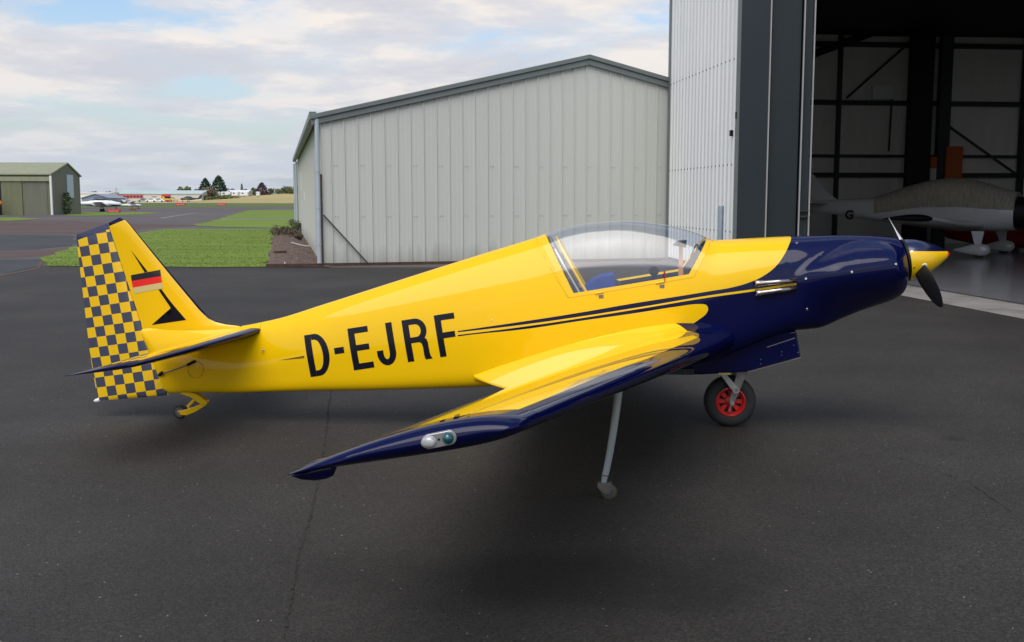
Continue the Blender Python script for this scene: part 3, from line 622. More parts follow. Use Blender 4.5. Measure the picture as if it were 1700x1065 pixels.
def body_mat():
    m = mat('yellow and navy fuselage paint', YEL, 0.45, coat=0.6, spec=0.03, coatr=0.04, bump=0.05, bscale=2.5, var=0.02, vscale=1.5); t = m.node_tree; p = t.nodes['Principled BSDF']; L = t.links.new
    src = p.inputs['Base Color'].links[0].from_socket
    tcn = t.nodes.new('ShaderNodeTexCoord'); sp = t.nodes.new('ShaderNodeSeparateXYZ'); L(tcn.outputs['Object'], sp.inputs[0]); X, Z = sp.outputs[0], sp.outputs[2]
    def mt(op, a, b=None, c=None):
        n = t.nodes.new('ShaderNodeMath'); n.operation = op
        for i, v in enumerate((a, b, c)):
            if v is None: continue
            if isinstance(v, (int, float)): n.inputs[i].default_value = v
            else: L(v, n.inputs[i])
        return n.outputs[0]
    def fcurve(inp, lo, hi, pts, olo=0.2, ohi=1.5):
        u = mt('DIVIDE', mt('SUBTRACT', inp, lo), hi-lo)
        n = t.nodes.new('ShaderNodeFloatCurve'); cu = n.mapping.curves[0]; P = sorted(((a-lo)/(hi-lo), (b-olo)/(ohi-olo)) for a, b in pts)
        cu.points[0].location = P[0]; cu.points[1].location = P[-1]
        for q in P[1:-1]: cu.points.new(*q)
        n.mapping.extend = 'HORIZONTAL'; n.mapping.update(); L(u, n.inputs['Value']); return mt('MULTIPLY_ADD', n.outputs[0], ohi-olo, olo)
    def cv(pts, s=.28):
        out = []
        for px, py in pts:
            q = loc_s(px, py, s)
            for _ in range(3): q = loc_s(px, py, halfw(*q))
            out.append(q)
        return out
    A = cv([(760,549.0),(873,532.6),(966,518),(1059,502),(1120,492.5),(1180,482.7),(1214.7,476.8),(1249.5,466.4),(1270,456),(1287.7,442),(1301.6,423),(1310,405.6),(1312.5,393)])
    G1 = cv([(760,551.2),(873,538),(1059,510),(1180,489.6),(1247.7,480),(1322,469.4)])
    G2 = cv([(760,555.7),(873,541.4),(1059,512.8),(1180,493),(1247.7,483.7),(1322,472.4)])
    B = cv([(760,558.3),(780,555.6),(873,545.8),(966,532),(1058.8,518.8),(1120.8,509),(1164,504.3),(1171,505.2),(1176,507)])
    F = [(z, x) for x, z in cv([(1171,505),(1175,509.5),(1173.4,518.8),(1161,529.7),(1136,545.8),(1120.8,557),(1100,575)])]
    xe = A[-1][0]
    fa = mt('LESS_THAN', Z, fcurve(X, -2, .4, A)); fa = mt('MAXIMUM', fa, mt('GREATER_THAN', X, xe))
    gx = mt('LESS_THAN', X, G1[-1][0])
    gap = mt('MULTIPLY', mt('MULTIPLY', mt('LESS_THAN', Z, fcurve(X, -2, .4, G1)), mt('GREATER_THAN', Z, fcurve(X, -2, .4, G2))), gx)
    ton = mt('MULTIPLY', mt('LESS_THAN', Z, fcurve(X, -2, .4, B)), mt('LESS_THAN', X, fcurve(Z, .55, .95, F, -.7, 0.0)))
    xs = mt('GREATER_THAN', X, A[0][0])
    msk = mt('MULTIPLY', mt('MULTIPLY', fa, mt('SUBTRACT', 1, gap)), mt('MULTIPLY', mt('SUBTRACT', 1, ton), xs))
    mx = t.nodes.new('ShaderNodeMixRGB'); L(msk, mx.inputs[0]); L(src, mx.inputs[1]); mx.inputs[2].default_value = (*NAV, 1); L(mx.outputs[0], p.inputs['Base Color']); return m
def halfw(x, z):
    zt, zb, w, zm, n_t, n_b = [hermite(ST, x, c) for c in range(1, 7)]
    u = min(1, abs(z-zm)/max(1e-4, (zt-zm) if z > zm else (zm-zb))); n_ = n_t if z > zm else n_b
    return w*max(0.0, 1-u**n_)**(1/n_) + 0.135*cheek(x, z)
# ---- fuselage shell
xs = []; x = -4.245
while x < 1.128:
    xs.append(x); x += 0.05 if x < -1.5 else (0.035 if x < .28 else (0.010 if x < 1.08 else 0.006))
xs.append(1.128); xs = sorted(set(xs + [-4.19]))
NS = 144
vs = []; fs = []
for x in xs: vs += section(x, NS)
for i in range(len(xs)-1):
    for k in range(NS): fs.append((i*NS+k, i*NS+(k+1) % NS, (i+1)*NS+(k+1) % NS, (i+1)*NS+k))
fs.append(tuple(range(NS))); fs.append(tuple((len(xs)-1)*NS+k for k in range(NS)))
me = bpy.data.meshes.new('fuselage'); me.from_pydata([tuple(v) for v in vs], [], fs)
base = bmesh.new(); base.from_mesh(me); bmesh.ops.recalc_face_normals(base, faces=base.faces)
for _ in range(4): bmesh.ops.smooth_vert(base, verts=[v for v in base.verts if .30 < v.co.x < 1.10 and v.co.z > 1.04], factor=.5, use_axis_x=True, use_axis_y=True, use_axis_z=True)
OUT = [(-1.378,1.40),(-1.375,1.337),(-1.154,.926),(-.322,1.069),(-.180,1.316),(-.17,1.4)]
REAR, SILL, FRONT = ((-1.375,1.337),(-1.154,.926)), ((-1.154,.926),(-.322,1.069)), ((-.322,1.069),(-.180,1.316))
IREAR, ISILL, IFRONT = ((-1.325,1.352),(-1.124,.958)), ((-1.124,.956),(-.352,1.089)), ((-.352,1.089),(-.212,1.325))
def plane_n(seg):    # normal pointing into the opening
    (x0, z0), (x1, z1) = seg; d = Vector((x1-x0, 0, z1-z0)).normalized(); n = Vector((-d.z, 0, d.x)); c = Vector((-.75, 0, 1.25))
    return n if n.dot(c-Vector((x0,0,z0))) > 0 else -n
def cut(bm, seg):
    bmesh.ops.bisect_plane(bm, geom=bm.verts[:]+bm.edges[:]+bm.faces[:], plane_co=Vector((seg[0][0],0,seg[0][1])), plane_no=plane_n(seg), dist=1e-5)
def inside(c, segs): return all(plane_n(s).dot(c-Vector((s[0][0],0,s[0][1]))) > 0 for s in segs)
for s_ in (REAR, SILL, FRONT, IREAR, ISILL, IFRONT): cut(base, s_)
O3, I3 = (REAR, SILL, FRONT), (IREAR, ISILL, IFRONT)
def extract(keep, name, mats, parent, solid=0.0, off=-1, push=0.0, inner_mat=0, smooth=30):
    bm = base.copy(); dl = [f for f in bm.faces if not keep(f.calc_center_median())]
    bmesh.ops.delete(bm, geom=dl, context='FACES')
    bmesh.ops.remove_doubles(bm, verts=bm.verts[:], dist=.0009)
    if push:
        for v in bm.verts: v.co += Vector((0, v.co.y, v.co.z-hermite(ST, v.co.x, 4))).normalized()*push
    if solid:
        bm.normal_update(); vv = bm.verts[:]; ff = bm.faces[:]; be = [e for e in bm.edges if e.is_boundary]; mp = {}
        for v in vv: mp[v] = bm.verts.new(v.co - Vector((0, v.co.y, v.co.z-hermite(ST, v.co.x, 4))).normalized()*solid)
        for f in ff:
            nf_ = bm.faces.new([mp[v] for v in reversed(f.verts)]); nf_.material_index = inner_mat; nf_.smooth = True
        for e in be:
            a, b = e.verts; q = bm.faces.new([b, a, mp[a], mp[b]])
    m2 = bpy.data.meshes.new(name); bm.to_mesh(m2); bm.free()
    for mm in mats: m2.materials.append(M_[mm] if isinstance(mm, str) else mm)
    m2.polygons.foreach_set('use_smooth', [True]*len(m2.polygons)); m2.set_sharp_from_angle(angle=R(smooth))
    o = newobj(name, m2, parent)
    return o
M_['body'] = body_mat()
extract(lambda c: not inside(c, O3), 'fuselage', ['body', 'cockpit'], ac, 0.012, -1, 0, 1)
cf = extract(lambda c: inside(c, O3) and not inside(c, I3), 'canopy_frame', ['yellow', 'cockpit'], ac, 0.022, -0.6, 0.003, 1)
gl = extract(lambda c: inside(c, I3), 'canopy_glass', ['glass'], ac, 0)
bvh_body = BVHTree.FromBMesh(base)

# ---- general aerofoil surface. section: LE, TE (Vectors), thick ratio, thickness direction
def foil(c, t, top, camber=0.0):
    y = 5*t*(0.2969*sqrt(c)-0.1260*c-0.3516*c*c+0.2843*c**3-0.1020*c**4) + 0.002
    return (y if top else -y) + camber*4*c*(1-c)
def surf(name, secs, mats, parent, c0=0.0, c1=1.0, nav_top=0.0, nav_bot=0.0, cap=True, camber=0.0, n=22, tdir=Vector((0,0,1)), nav_from=None, smooth=35):
    cs = sorted(set([c0 + (c1-c0)*0.5*(1-cos(pi*i/n)) for i in range(n+1)] + [c for c in (nav_top, nav_bot) if c0 < c < c1]))
    loop = [(c, True) for c in reversed(cs)] + [(c, False) for c in (cs[1:] if c0 == 0 else cs)]
    mb = MB(); m = len(loop)
    for s in secs:
        LE, TE_2, t = s[0], s[1], s[2]; ch = (TE_2-LE).length; up = s[3] if len(s) > 3 else tdir
        nv = s[4] if len(s) > 4 else None
        for c, top in loop:
            if nv and top and nav_top: c = c*nv/nav_top if c < nav_top else nv+(c-nav_top)*(1-nv)/(1-nav_top)
            mb.v.append(tuple(LE.lerp(TE_2, c) + up*ch*foil(c, t, top, camber)))
    for i in range(len(secs)-1):
        for k in range(m):
            a, b = loop[k], loop[(k+1) % m]; cm = (a[0]+b[0])/2; top = a[1] and b[1]
            navy = cm < (nav_top if top else nav_bot) or (nav_from is not None and i >= nav_from)
            mb.f.append((i*m+k, i*m+(k+1) % m, (i+1)*m+(k+1) % m, (i+1)*m+k)); mb.m.append(1 if navy else 0)
    if cap:
        mb.f.append(tuple(range(m))[::-1]); mb.m.append(1 if nav_from == 0 else 0); mb.f.append(tuple((len(secs)-1)*m+k for k in range(m))); mb.m.append(1)
    return mb.build(name, mats, parent, smooth=smooth)
def V(*a): return Vector(a)
def wing(sg):    # sg=-1 starboard (towards the camera), +1 port
    RW = 0 if sg < 0 else -.27
    def LEp(s): u = (s-.35)/4.15; return V(-.054-1.206*u, sg*s, .655+(.305+RW)*u)
    def TEp(s): u = (s-.35)/4.15; return V(-1.537-.396*u, sg*s, .305+(.505+RW)*u)
    def tk(s): return .150-.035*(s-.35)/4.15
    inner = [.40,.55,.75,1.0,1.3,1.6,1.9,2.2,2.5]; outer = [2.5,2.9,3.3,3.7,4.1,4.3]; tip = [4.3,4.4,4.46]
    Z_ = V(0,0,1)
    def sc(s, kk=1.0, t=None): return (LEp(s), TEp(s), (t or tk(s))*kk, Z_, max(.085, .19-.25*(s-.45)) if s < 2.6 else .085+.015*min(1,(s-2.6)/.3) )
    secs = [(V(-.02,sg*.20,.66), V(-1.84,sg*.20,.40), .20, Z_, .26),(V(-.03,sg*.27,.66), V(-1.80,sg*.27,.372), .175, Z_, .25),(V(-.045,sg*.33,.657), V(-1.68,sg*.36,.345), .162, Z_, .22)] + [sc(s) for s in inner]
    w = surf('wing', secs, ['yellow','navy'], ac, nav_top=.085, nav_bot=.30, camber=.022)
    # outer panel in front of the aileron, closed tip
    surf('outer_panel', [sc(s) for s in outer], ['yellow','navy'], w, c1=.765, nav_top=.10, nav_bot=.30, camber=.022)
    surf('aileron', [sc(s+(.004 if s == 2.5 else 0)-(.004 if s == 4.3 else 0)) for s in outer], ['yellow','navy'], w, c0=.772, nav_top=0, nav_bot=0, camber=.022)
    ts = [sc(s) for s in tip]
    for ds, k, sh in ((.485,.80,.012),(.50,.5,.03),(.508,.18,.055)):
        s = 4.0+ds; a, b = LEp(s), TEp(s); ts.append((a.lerp(b, sh), b.lerp(a, sh*.5), tk(s)*k))
    surf('wing_tip', ts, ['navy','navy'], w, camber=.022, nav_from=0, smooth=50)
    # small skid under the rear of the tip
    mb = MB(); e = TEp(4.44); ax = (LEp(4.44)-TEp(4.44)).normalized(); 
    for i, (d, r) in enumerate(((0.0,.004),(.03,.020),(.07,.032),(.105,.034),(.125,.028),(.132,.012))):
        c = e+ax*d+V(0,0,-.004); r *= .8
        for k in range(14): mb.v.append(tuple(c+V(0, .035*cos(2*pi*k/14)*min(1, r/.02), r*1.15*sin(2*pi*k/14)-.004)))
    for i in range(5):
        for k in range(14): mb.f.append((i*14+k, i*14+(k+1)%14, (i+1)*14+(k+1)%14, (i+1)*14+k)); mb.m.append(0)
    mb.f += [tuple(range(14)), tuple(70+k for k in range(14))]; mb.m += [0, 0]
    mb.build('tip_skid', 'navy', w, smooth=50)
    # position light in the tip: plate, clear lens, coloured lens
    px = -1.475; ctr = LEp(4.5).lerp(TEp(4.5), .33); ch = (TEp(4.5)-LEp(4.5)); cu = ch.normalized(); nn = V(0, sg, 0); upv = nn.cross(cu).normalized()
    if upv.z < 0: upv = -upv
    c0 = ctr + upv*.013 + nn*.0; 
    def disc(mb, c, a, b, h0, dome, n=28, p=1.0, mi=0):
        rings = [(1.0, h0), (1.0, h0+.004), (.85, h0+.004+dome*.45), (.6, h0+.004+dome*.8), (.3, h0+.004+dome*.96), (.02, h0+.004+dome)]
        b0 = len(mb.v)
        for r, h in rings:
            for k in range(n): mb.v.append(tuple(c + cu*a*r*cos(2*pi*k/n) + upv*b*r*sin(2*pi*k/n) + nn*h))
        for i in range(len(rings)-1):
            for k in range(n): mb.f.append((b0+i*n+k, b0+i*n+(k+1)%n, b0+(i+1)*n+(k+1)%n, b0+(i+1)*n+k)); mb.m.append(mi)
    lt = MB(); pts = []
    for k in range(36):
        a = 2*pi*k/36; pts.append(c0 + cu*(.030*math.copysign(1, cos(a)) + .020*cos(a)) + upv*.021*sin(a) + nn*(-.02))
    lt.prism(pts, nn*.035); pl = lt.build('position_light', 'alu', w, smooth=30, bevel=.002)
    mb = MB(); disc(mb, c0+cu*.030, .023, .018, .012, .012); mb.build('clear_lens', 'lens', pl, smooth=60)
    mb = MB(); disc(mb, c0-cu*.026, .0165, .0175, .012, .016); mb.build('coloured_lens', 'green lens' if sg < 0 else 'red lens', pl, smooth=60)
    mb = MB(); disc(mb, c0-cu*.0+upv*.002, .0035, .0035, .013, .001); mb.build('fixing_screw', 'black', pl)
    # outrigger: curved sprung leg with a castor
    def og(px, py, s): q = loc_s(px, py, s); return V(q[0], sg*s, q[1])
    SO = 1.892
    top = V(-.872, sg*1.84, .60+RW*.36)
    mb = MB(); P = [top, V(-.884, sg*1.86, .50), V(-.900, sg*1.875, .38), V(-.918, sg*1.885, .26), V(-.938, sg*1.89, .15), V(-.945, sg*1.892, .125)]
    mb.tube(P, [.0215,.021,.020,.019,.018,.018], 20); od = mb.build('outrigger', 'strut', ac, smooth=50)
    mb = MB(); mb.tube([P[-1], V(-.951, sg*1.892, .085)], [.0165,.014], 18); mb.build('lower_leg', 'strut', od, smooth=50)
    mb = MB(); mb.tube([V(-.942, sg*1.8915, .133), V(-.9425, sg*1.8915, .129)], .0195, 20)
    mb.build('clamp', 'black', od)
    mb = MB(); q = V(-.952, sg*1.892, .075)
    mb.box((-.03,-.018,0),(.045,.018,.006), M=Matrix.Translation(q+V(0,0,.012)))
    for sy in (-1, 1):
        yy = sg*1.892+sy*.018
        mb.prism([V(-.985,yy,.088),V(-.915,yy,.088),V(-.905,yy,.06),V(-.915,yy,.036),V(-.935,yy,.03),V(-.965,yy,.045),V(-.985,yy,.07)], V(0,.003,0))
    mb.build('castor_fork', 'steel', od, bevel=.001)
    mb = MB(); mb.lathe([(-.012,.012),(-.012,.034),(-.008,.041),(.008,.041),(.012,.034),(.012,.012)], V(-.921, sg*1.892, .041), V(0,1,0), 28); mb.build('wheel', mat('worn brown wheel', (.10,.09,.06), .6), od, smooth=40)
    mb = MB(); mb.lathe([(-.024,.003),(-.024,.008),(.024,.008),(.024,.003)], V(-.921, sg*1.892, .041), V(0,1,0), 12); mb.build('axle', 'steel', od)
    return w
wing(-1); wing(1)

# ---- fin, rudder, tailplane
def fs_(le, te, t): return (V(le[0],0,le[1]), V(te[0],0,te[1]), t)
fin = surf('fin', [fs_((-3.42,.63),(-4.225,.60),.05), fs_((-3.50,.685),(-4.235,.655),.055), fs_((-3.60,.695),(-4.245,.66),.06), fs_((-3.68,.712),(-4.247,.68),.065), fs_((-3.735,.737),(-4.252,.71),.075), fs_((-3.80,.80),(-4.27,.77),.082), fs_((-4.0,1.040),(-4.340,1.0),.10), fs_((-4.20,1.286),(-4.410,1.245),.13),
     fs_((-4.264,1.366),(-4.435,1.325),.145), fs_((-4.300,1.412),(-4.446,1.365),.14), fs_((-4.335,1.445),(-4.455,1.398),.12), fs_((-4.372,1.462),(-4.460,1.420),.06)],
     ['yellow','navy'], ac, nav_top=.032, nav_bot=.032, tdir=V(0,1,0), n=26, nav_from=10)
def rudder_mat():
    m = mat('chequered film', YEL, 0.30, coat=0.6); t = m.node_tree; p = t.nodes['Principled BSDF']; L = t.links.new
    tcn = t.nodes.new('ShaderNodeTexCoord'); mp = t.nodes.new('ShaderNodeMapping'); mp.vector_type = 'TEXTURE'
    mp.inputs['Rotation'].default_value = (0, -R(8.6), 0); mp.inputs['Location'].default_value = (-4.663, 0, .137); L(tcn.outputs['Object'], mp.inputs[0])
    sp = t.nodes.new('ShaderNodeSeparateXYZ'); L(mp.outputs[0], sp.inputs[0]); cb = t.nodes.new('ShaderNodeCombineXYZ'); L(sp.outputs[0], cb.inputs[0]); L(sp.outputs[2], cb.inputs[1]); cb.inputs[2].default_value = .5
    ck = t.nodes.new('ShaderNodeTexChecker'); ck.inputs['Scale'].default_value = 1/.0735; ck.inputs[1].default_value = (*YEL, 1); ck.inputs[2].default_value = (.055,.06,.095,1)
    L(cb.outputs[0], ck.inputs[0]); 
    s2 = t.nodes.new('ShaderNodeSeparateXYZ'); L(tcn.outputs['Object'], s2.inputs[0])
    # top cap: z > line - .05
    ln = t.nodes.new('ShaderNodeMath'); ln.operation = 'MULTIPLY_ADD'; L(s2.outputs[0], ln.inputs[0]); ln.inputs[1].default_value = -.333; ln.inputs[2].default_value = -(1.337+4.705*.333-.043)
    ad = t.nodes.new('ShaderNodeMath'); ad.operation = 'ADD'; L(ln.outputs[0], ad.inputs[0]); L(s2.outputs[2], ad.inputs[1])
    gt = t.nodes.new('ShaderNodeMath'); gt.operation = 'GREATER_THAN'; L(ad.outputs[0], gt.inputs[0]); gt.inputs[1].default_value = 0
    mx = t.nodes.new('ShaderNodeMixRGB'); L(gt.outputs[0], mx.inputs[0]); L(ck.outputs[0], mx.inputs[1]); mx.inputs[2].default_value = (.02,.025,.08,1)
    L(mx.outputs[0], p.inputs['Base Color']); return m
M_['rudder'] = rudder_mat()
def rsec(u):   # u 0 bottom..1 top ; hinge and trailing edge lines
    h = [(0,-4.060,.172),(.02,-4.066,.185),(.27,-4.188,.505),(1,-4.462,1.418)]
    e = [(0,-4.592,.124),(.02,-4.600,.140),(.27,-4.640,.45),(.97,-4.703,1.320),(1,-4.698,1.338)]
    return (V(lin(h,u)-.006,0,lin([(a,c) for a,b,c in h],u)), V(lin(e,u),0,lin([(a,c) for a,b,c in e],u)))
rs = []
for u in (0,.012,.03,.1,.2,.3,.4,.5,.6,.7,.8,.9,.96,.985,1): 
    a, b = rsec(u); k = .35 if u in (0, 1) else (.8 if u in (.012,.985) else 1.0); rs.append((a, b, .085*k))
rud = surf('rudder', rs, ['rudder','rudder'], ac, tdir=V(0,1,0), n=14)
mb = MB(); mb.tube([V(-4.585,0,.130), V(-4.612,0,.124), V(-4.628,0,.120)], [.014,.014,.006], 14); mb.build('tail_light', 'white', rud, smooth=50)
mb = MB(); mb.tube([V(-4.10,-.05,.335), V(-4.02,-.075,.36), V(-3.90,-.088,.405), V(-3.84,-.085,.435)], .005, 8); pr = mb.build('control_rod', 'steel', ac, smooth=50)
mb = MB(); mb.tube([V(-3.885,-.089,.41), V(-3.83,-.083,.437)], .011, 10); mb.build('rod_end', 'black', pr, smooth=50); mb = MB(); mb.tube([V(-4.115,-.035,.325), V(-4.085,-.062,.345)], .014, 10); mb.build('rod_end', 'black', pr, smooth=50)
def tailplane(sg):
    RL = .022 if sg < 0 else -.06
    def LE_(s): return V(-3.345-.30*(s/1.45)**1.15, sg*s, .660-.055*(s/1.45)+RL*s)
    def TE_t(s): return V(-4.13-.0*s/1.3, sg*s, .495+(RL+.018)*s)
    secs = [(LE_(s), TE_t(s), t*1.15) for s, t in ((.05,.085),(.3,.085),(.6,.085),(.9,.08),(1.2,.075),(1.37,.065))]
    tp = surf('tailplane', secs, ['yellow','navy'], ac, c1=.60, nav_top=.10, nav_bot=.22)
    el = surf('elevator', [(LE_(s), TE_t(s), t) for s, t in ((.10,.085),(.3,.085),(.6,.085),(.9,.08),(1.2,.08),(1.37,.075))], ['yellow','navy'], tp, c0=.608, nav_top=0, nav_bot=0)
    ts = [(LE_(1.37), TE_t(1.37), .075)]
    for s, a, k in ((1.41,.02,.06),(1.435,.06,.045),(1.45,.16,.02)): ts.append((LE_(s).lerp(TE_t(s), a), TE_t(s).lerp(LE_(s), a*.2), k))
    surf('tailplane_tip', ts, ['navy','navy'], tp, nav_from=0, smooth=50)
tailplane(-1); tailplane(1)

# ---- decals laid on the skin: polygons in pixels -> side projection -> thrown onto the mesh
def bvh_of(o): bm = bmesh.new(); bm.from_mesh(o.data); t = BVHTree.FromBMesh(bm); bm.free(); return t
def decal(name, polys, m, parent, bvh, s0=.26, both=True, lift=.0016, fixed_side=None, step=.022, nbody=True):
    for sg in ((-1, 1) if both else (-1,)):
        bm = bmesh.new()
        for poly in polys:
            P = []
            for px, py in poly:
                s = s0; q = loc_s(px, py, s)
                for _ in range(3):
                    h = bvh.ray_cast(Vector((q[0], -2, q[1])), Vector((0,1,0)))
                    if h[0] is None: break
                    s = -h[0].y; q = loc_s(px, py, s)
                P.append((q[0], 0, q[1]))
            f = bm.faces.new([bm.verts.new(p) for p in P])
        bmesh.ops.triangulate(bm, faces=bm.faces[:])
        x0 = min(v.co.x for v in bm.verts); x1 = max(v.co.x for v in bm.verts); z0 = min(v.co.z for v in bm.verts); z1 = max(v.co.z for v in bm.verts)
        x = x0 + step
        while x < x1: bmesh.ops.bisect_plane(bm, geom=bm.verts[:]+bm.edges[:]+bm.faces[:], plane_co=(x,0,0), plane_no=(1,0,0)); x += step*3
        z = z0 + step
        while z < z1: bmesh.ops.bisect_plane(bm, geom=bm.verts[:]+bm.edges[:]+bm.faces[:], plane_co=(0,0,z), plane_no=(0,0,1)); z += step
        if sg == 1 and name == 'registration_letters':      # keep it readable on the far side: mirror in x about its middle
            for v in bm.verts: v.co.x = x0+x1-v.co.x
        for v in bm.verts:
            h = bvh.ray_cast(Vector((v.co.x, 2*sg, v.co.z)), Vector((0,-sg,0)))
            v.co.y = (h[0].y if h[0] is not None and h[0].y*sg > -.02 else sg*s0) + sg*lift
        bm.normal_update()
        for f in bm.faces:
            if f.normal.y*sg < 0: f.normal_flip()
        me = bpy.data.meshes.new(name); bm.to_mesh(me); bm.free(); me.materials.append(M_[m]); newobj(name, me, parent)
# letters: local frame u right, v down, in units of the cap height, drawn as polygons
def letters():
    H_ = 218.0
    def PX(u, v): cx = 203 + u + v*35.0; cy = 239 - u*.153 + v*217.0; return (440+cx/3.1325, 480+cy/3.1325)
    st = 33.0; sv = .155   # stroke in u units, in v units
    def arc(cx_, cy_, ru, rv, a0, a1, n=14): return [(cx_+ru*cos(R(a0+(a1-a0)*i/n)), cy_+rv*sin(R(a0+(a1-a0)*i/n))) for i in range(n+1)]
    def strip(outer, inner): return [[outer[i], outer[i+1], inner[i+1], inner[i]] for i in range(len(outer)-1)]
    L = []
    def rect(u0, v0, u1, v1): L.append([(u0,v0),(u1,v0),(u1,v1),(u0,v1)])
    # D
    rect(0,0,st,1); rect(st,0,50,.135); rect(st,.865,50,1)
    L.extend(strip(arc(50,.5,63,.5,-90,90,20), arc(50,.5,30,.36,-90,90,20)))
    # hyphen
    rect(141,.405,191,.555)
    # E
    rect(225,0,258,1); rect(255,0,328,.14); rect(255,.415,322,.555); rect(255,.855,331,1)
    # J
    rect(421,0,454,.70)
    o = arc(405,.70,49,.30,0,180,18); i_ = arc(405,.70,16,.155,0,180,18); L.extend(strip(o, i_)); rect(356,.63,389,.70)
    # R
    rect(506,0,539,1); rect(536,0,570,.135); rect(536,.435,572,.57)
    L.extend(strip(arc(570,.285,56,.285,-90,90,18), arc(570,.285,26,.15,-90,90,18)))
    L.extend(strip([(572,.44),(590,.45),(606,.47),(618,.52),(623,.60),(624,.85),(627,.93),(634,1.0)], [(572,.57),(581,.575),(589,.60),(593,.66),(594,.72),(594,.90),(596,.97),(600,1.0)]))
    # F
    rect(674,0,707,1); rect(704,0,778,.14); rect(704,.43,768,.57)
    return [[PX(u, v) for u, v in p] for p in L]
decal('registration_letters', letters(), 'letter', ac, bvh_body, .2)
decal('tail_stripe', [[(460,598.2),(505,590.3),(505,592.0)],[(466,597.6),(505,592.8),(505,594.0)]], 'letter', ac, bvh_body, .18)
bvf = bvh_of(fin)
def c1(x, y): return (90+x/2.879, 340+y/2.879)
decal('flag_black_band', [[c1(367,335),c1(507,309),c1(511,339),c1(370,363)]], 'flag black', ac, bvf, .03, lift=.002)
decal('flag_red_band', [[c1(370,363),c1(511,339),c1(516,370),c1(376,395)]], 'flag red', ac, bvf, .03, lift=.002)
decal('flag_gold_band', [[c1(376,395),c1(516,370),c1(520,398),c1(381,424)]], 'flag gold', ac, bvf, .03, lift=.002)
decal('fin_flash', [[c1(365,212),c1(447,318),c1(432,321)],[c1(498,404),c1(513,402),c1(540,440),c1(572,480),c1(631,549),c1(466,573),c1(576,524),c1(552,484)],[c1(612,643),c1(647,655),c1(603,661)]], 'letter', ac, bvf, .03, lift=.002)
decal('cooling_slot', [[c1(304,245),c1(312,262),c1(326,300),c1(308,300)]], 'letter', ac, bvf, .03) if False else None

# ---- spinner and propeller; the thrust line is tilted with the ground attitude
AXP = V(cos(R(9.2)), 0, sin(R(9.2))); HUBC = V(1.146, 0, 1.172)
mb = MB(); mb.lathe([(-.012,.02),(-.012,.146),(.0,.147),(.004,.145)], HUBC, AXP, 48); spb = mb.build('propeller', 'black', ac, smooth=40)
def spin_mat():
    m = mat('spinner paint yellow below navy', YEL, 0.28, coat=0.8); t = m.node_tree; p = t.nodes['Principled BSDF']; L = t.links.new
    tcn = t.nodes.new('ShaderNodeTexCoord'); s2 = t.nodes.new('ShaderNodeSeparateXYZ'); L(tcn.outputs['Object'], s2.inputs[0])
    g = t.nodes.new('ShaderNodeMath'); g.operation = 'MULTIPLY_ADD'; L(s2.outputs[0], g.inputs[0]); g.inputs[1].default_value = 0.02; L(s2.outputs[2], g.inputs[2])
    h = t.nodes.new('ShaderNodeMath'); h.operation = 'GREATER_THAN'; L(g.outputs[0], h.inputs[0]); h.inputs[1].default_value = 1.266
    mx = t.nodes.new('ShaderNodeMixRGB'); L(h.outputs[0], mx.inputs[0]); mx.inputs[1].default_value = (*YEL, 1); mx.inputs[2].default_value = (*NAV, 1)
    r = t.nodes.new('ShaderNodeMath'); r.operation = 'GREATER_THAN'; L(s2.outputs[0], r.inputs[0]); r.inputs[1].default_value = 1.428
    m3 = t.nodes.new('ShaderNodeMixRGB'); L(r.outputs[0], m3.inputs[0]); L(mx.outputs[0], m3.inputs[1]); m3.inputs[2].default_value = (.7,.01,.01,1); L(m3.outputs[0], p.inputs['Base Color']); return m
M_['spin'] = spin_mat()
prof = [(.004,.1445),(.03,.143),(.06,.139),(.09,.132),(.12,.122),(.15,.109),(.18,.094),(.21,.077),(.24,.059),(.265,.041),(.285,.026),(.297,.016),(.305,.008),(.308,.001)]
mb = MB(); mb.lathe(prof, HUBC, AXP, 56); mb.build('spinner', 'spin', spb, smooth=60)
for k in range(8):
    mb = MB(); a = 2*pi*k/8+.3; e = AXP.orthogonal().normalized(); g = AXP.cross(e); c = HUBC+AXP*.018+(e*cos(a)+g*sin(a))*.1437; n = (e*cos(a)+g*sin(a)); mb.tube([c-n*.003, c+n*.003], .0055, 10); mb.build('spinner_screw', 'chrome', spb)
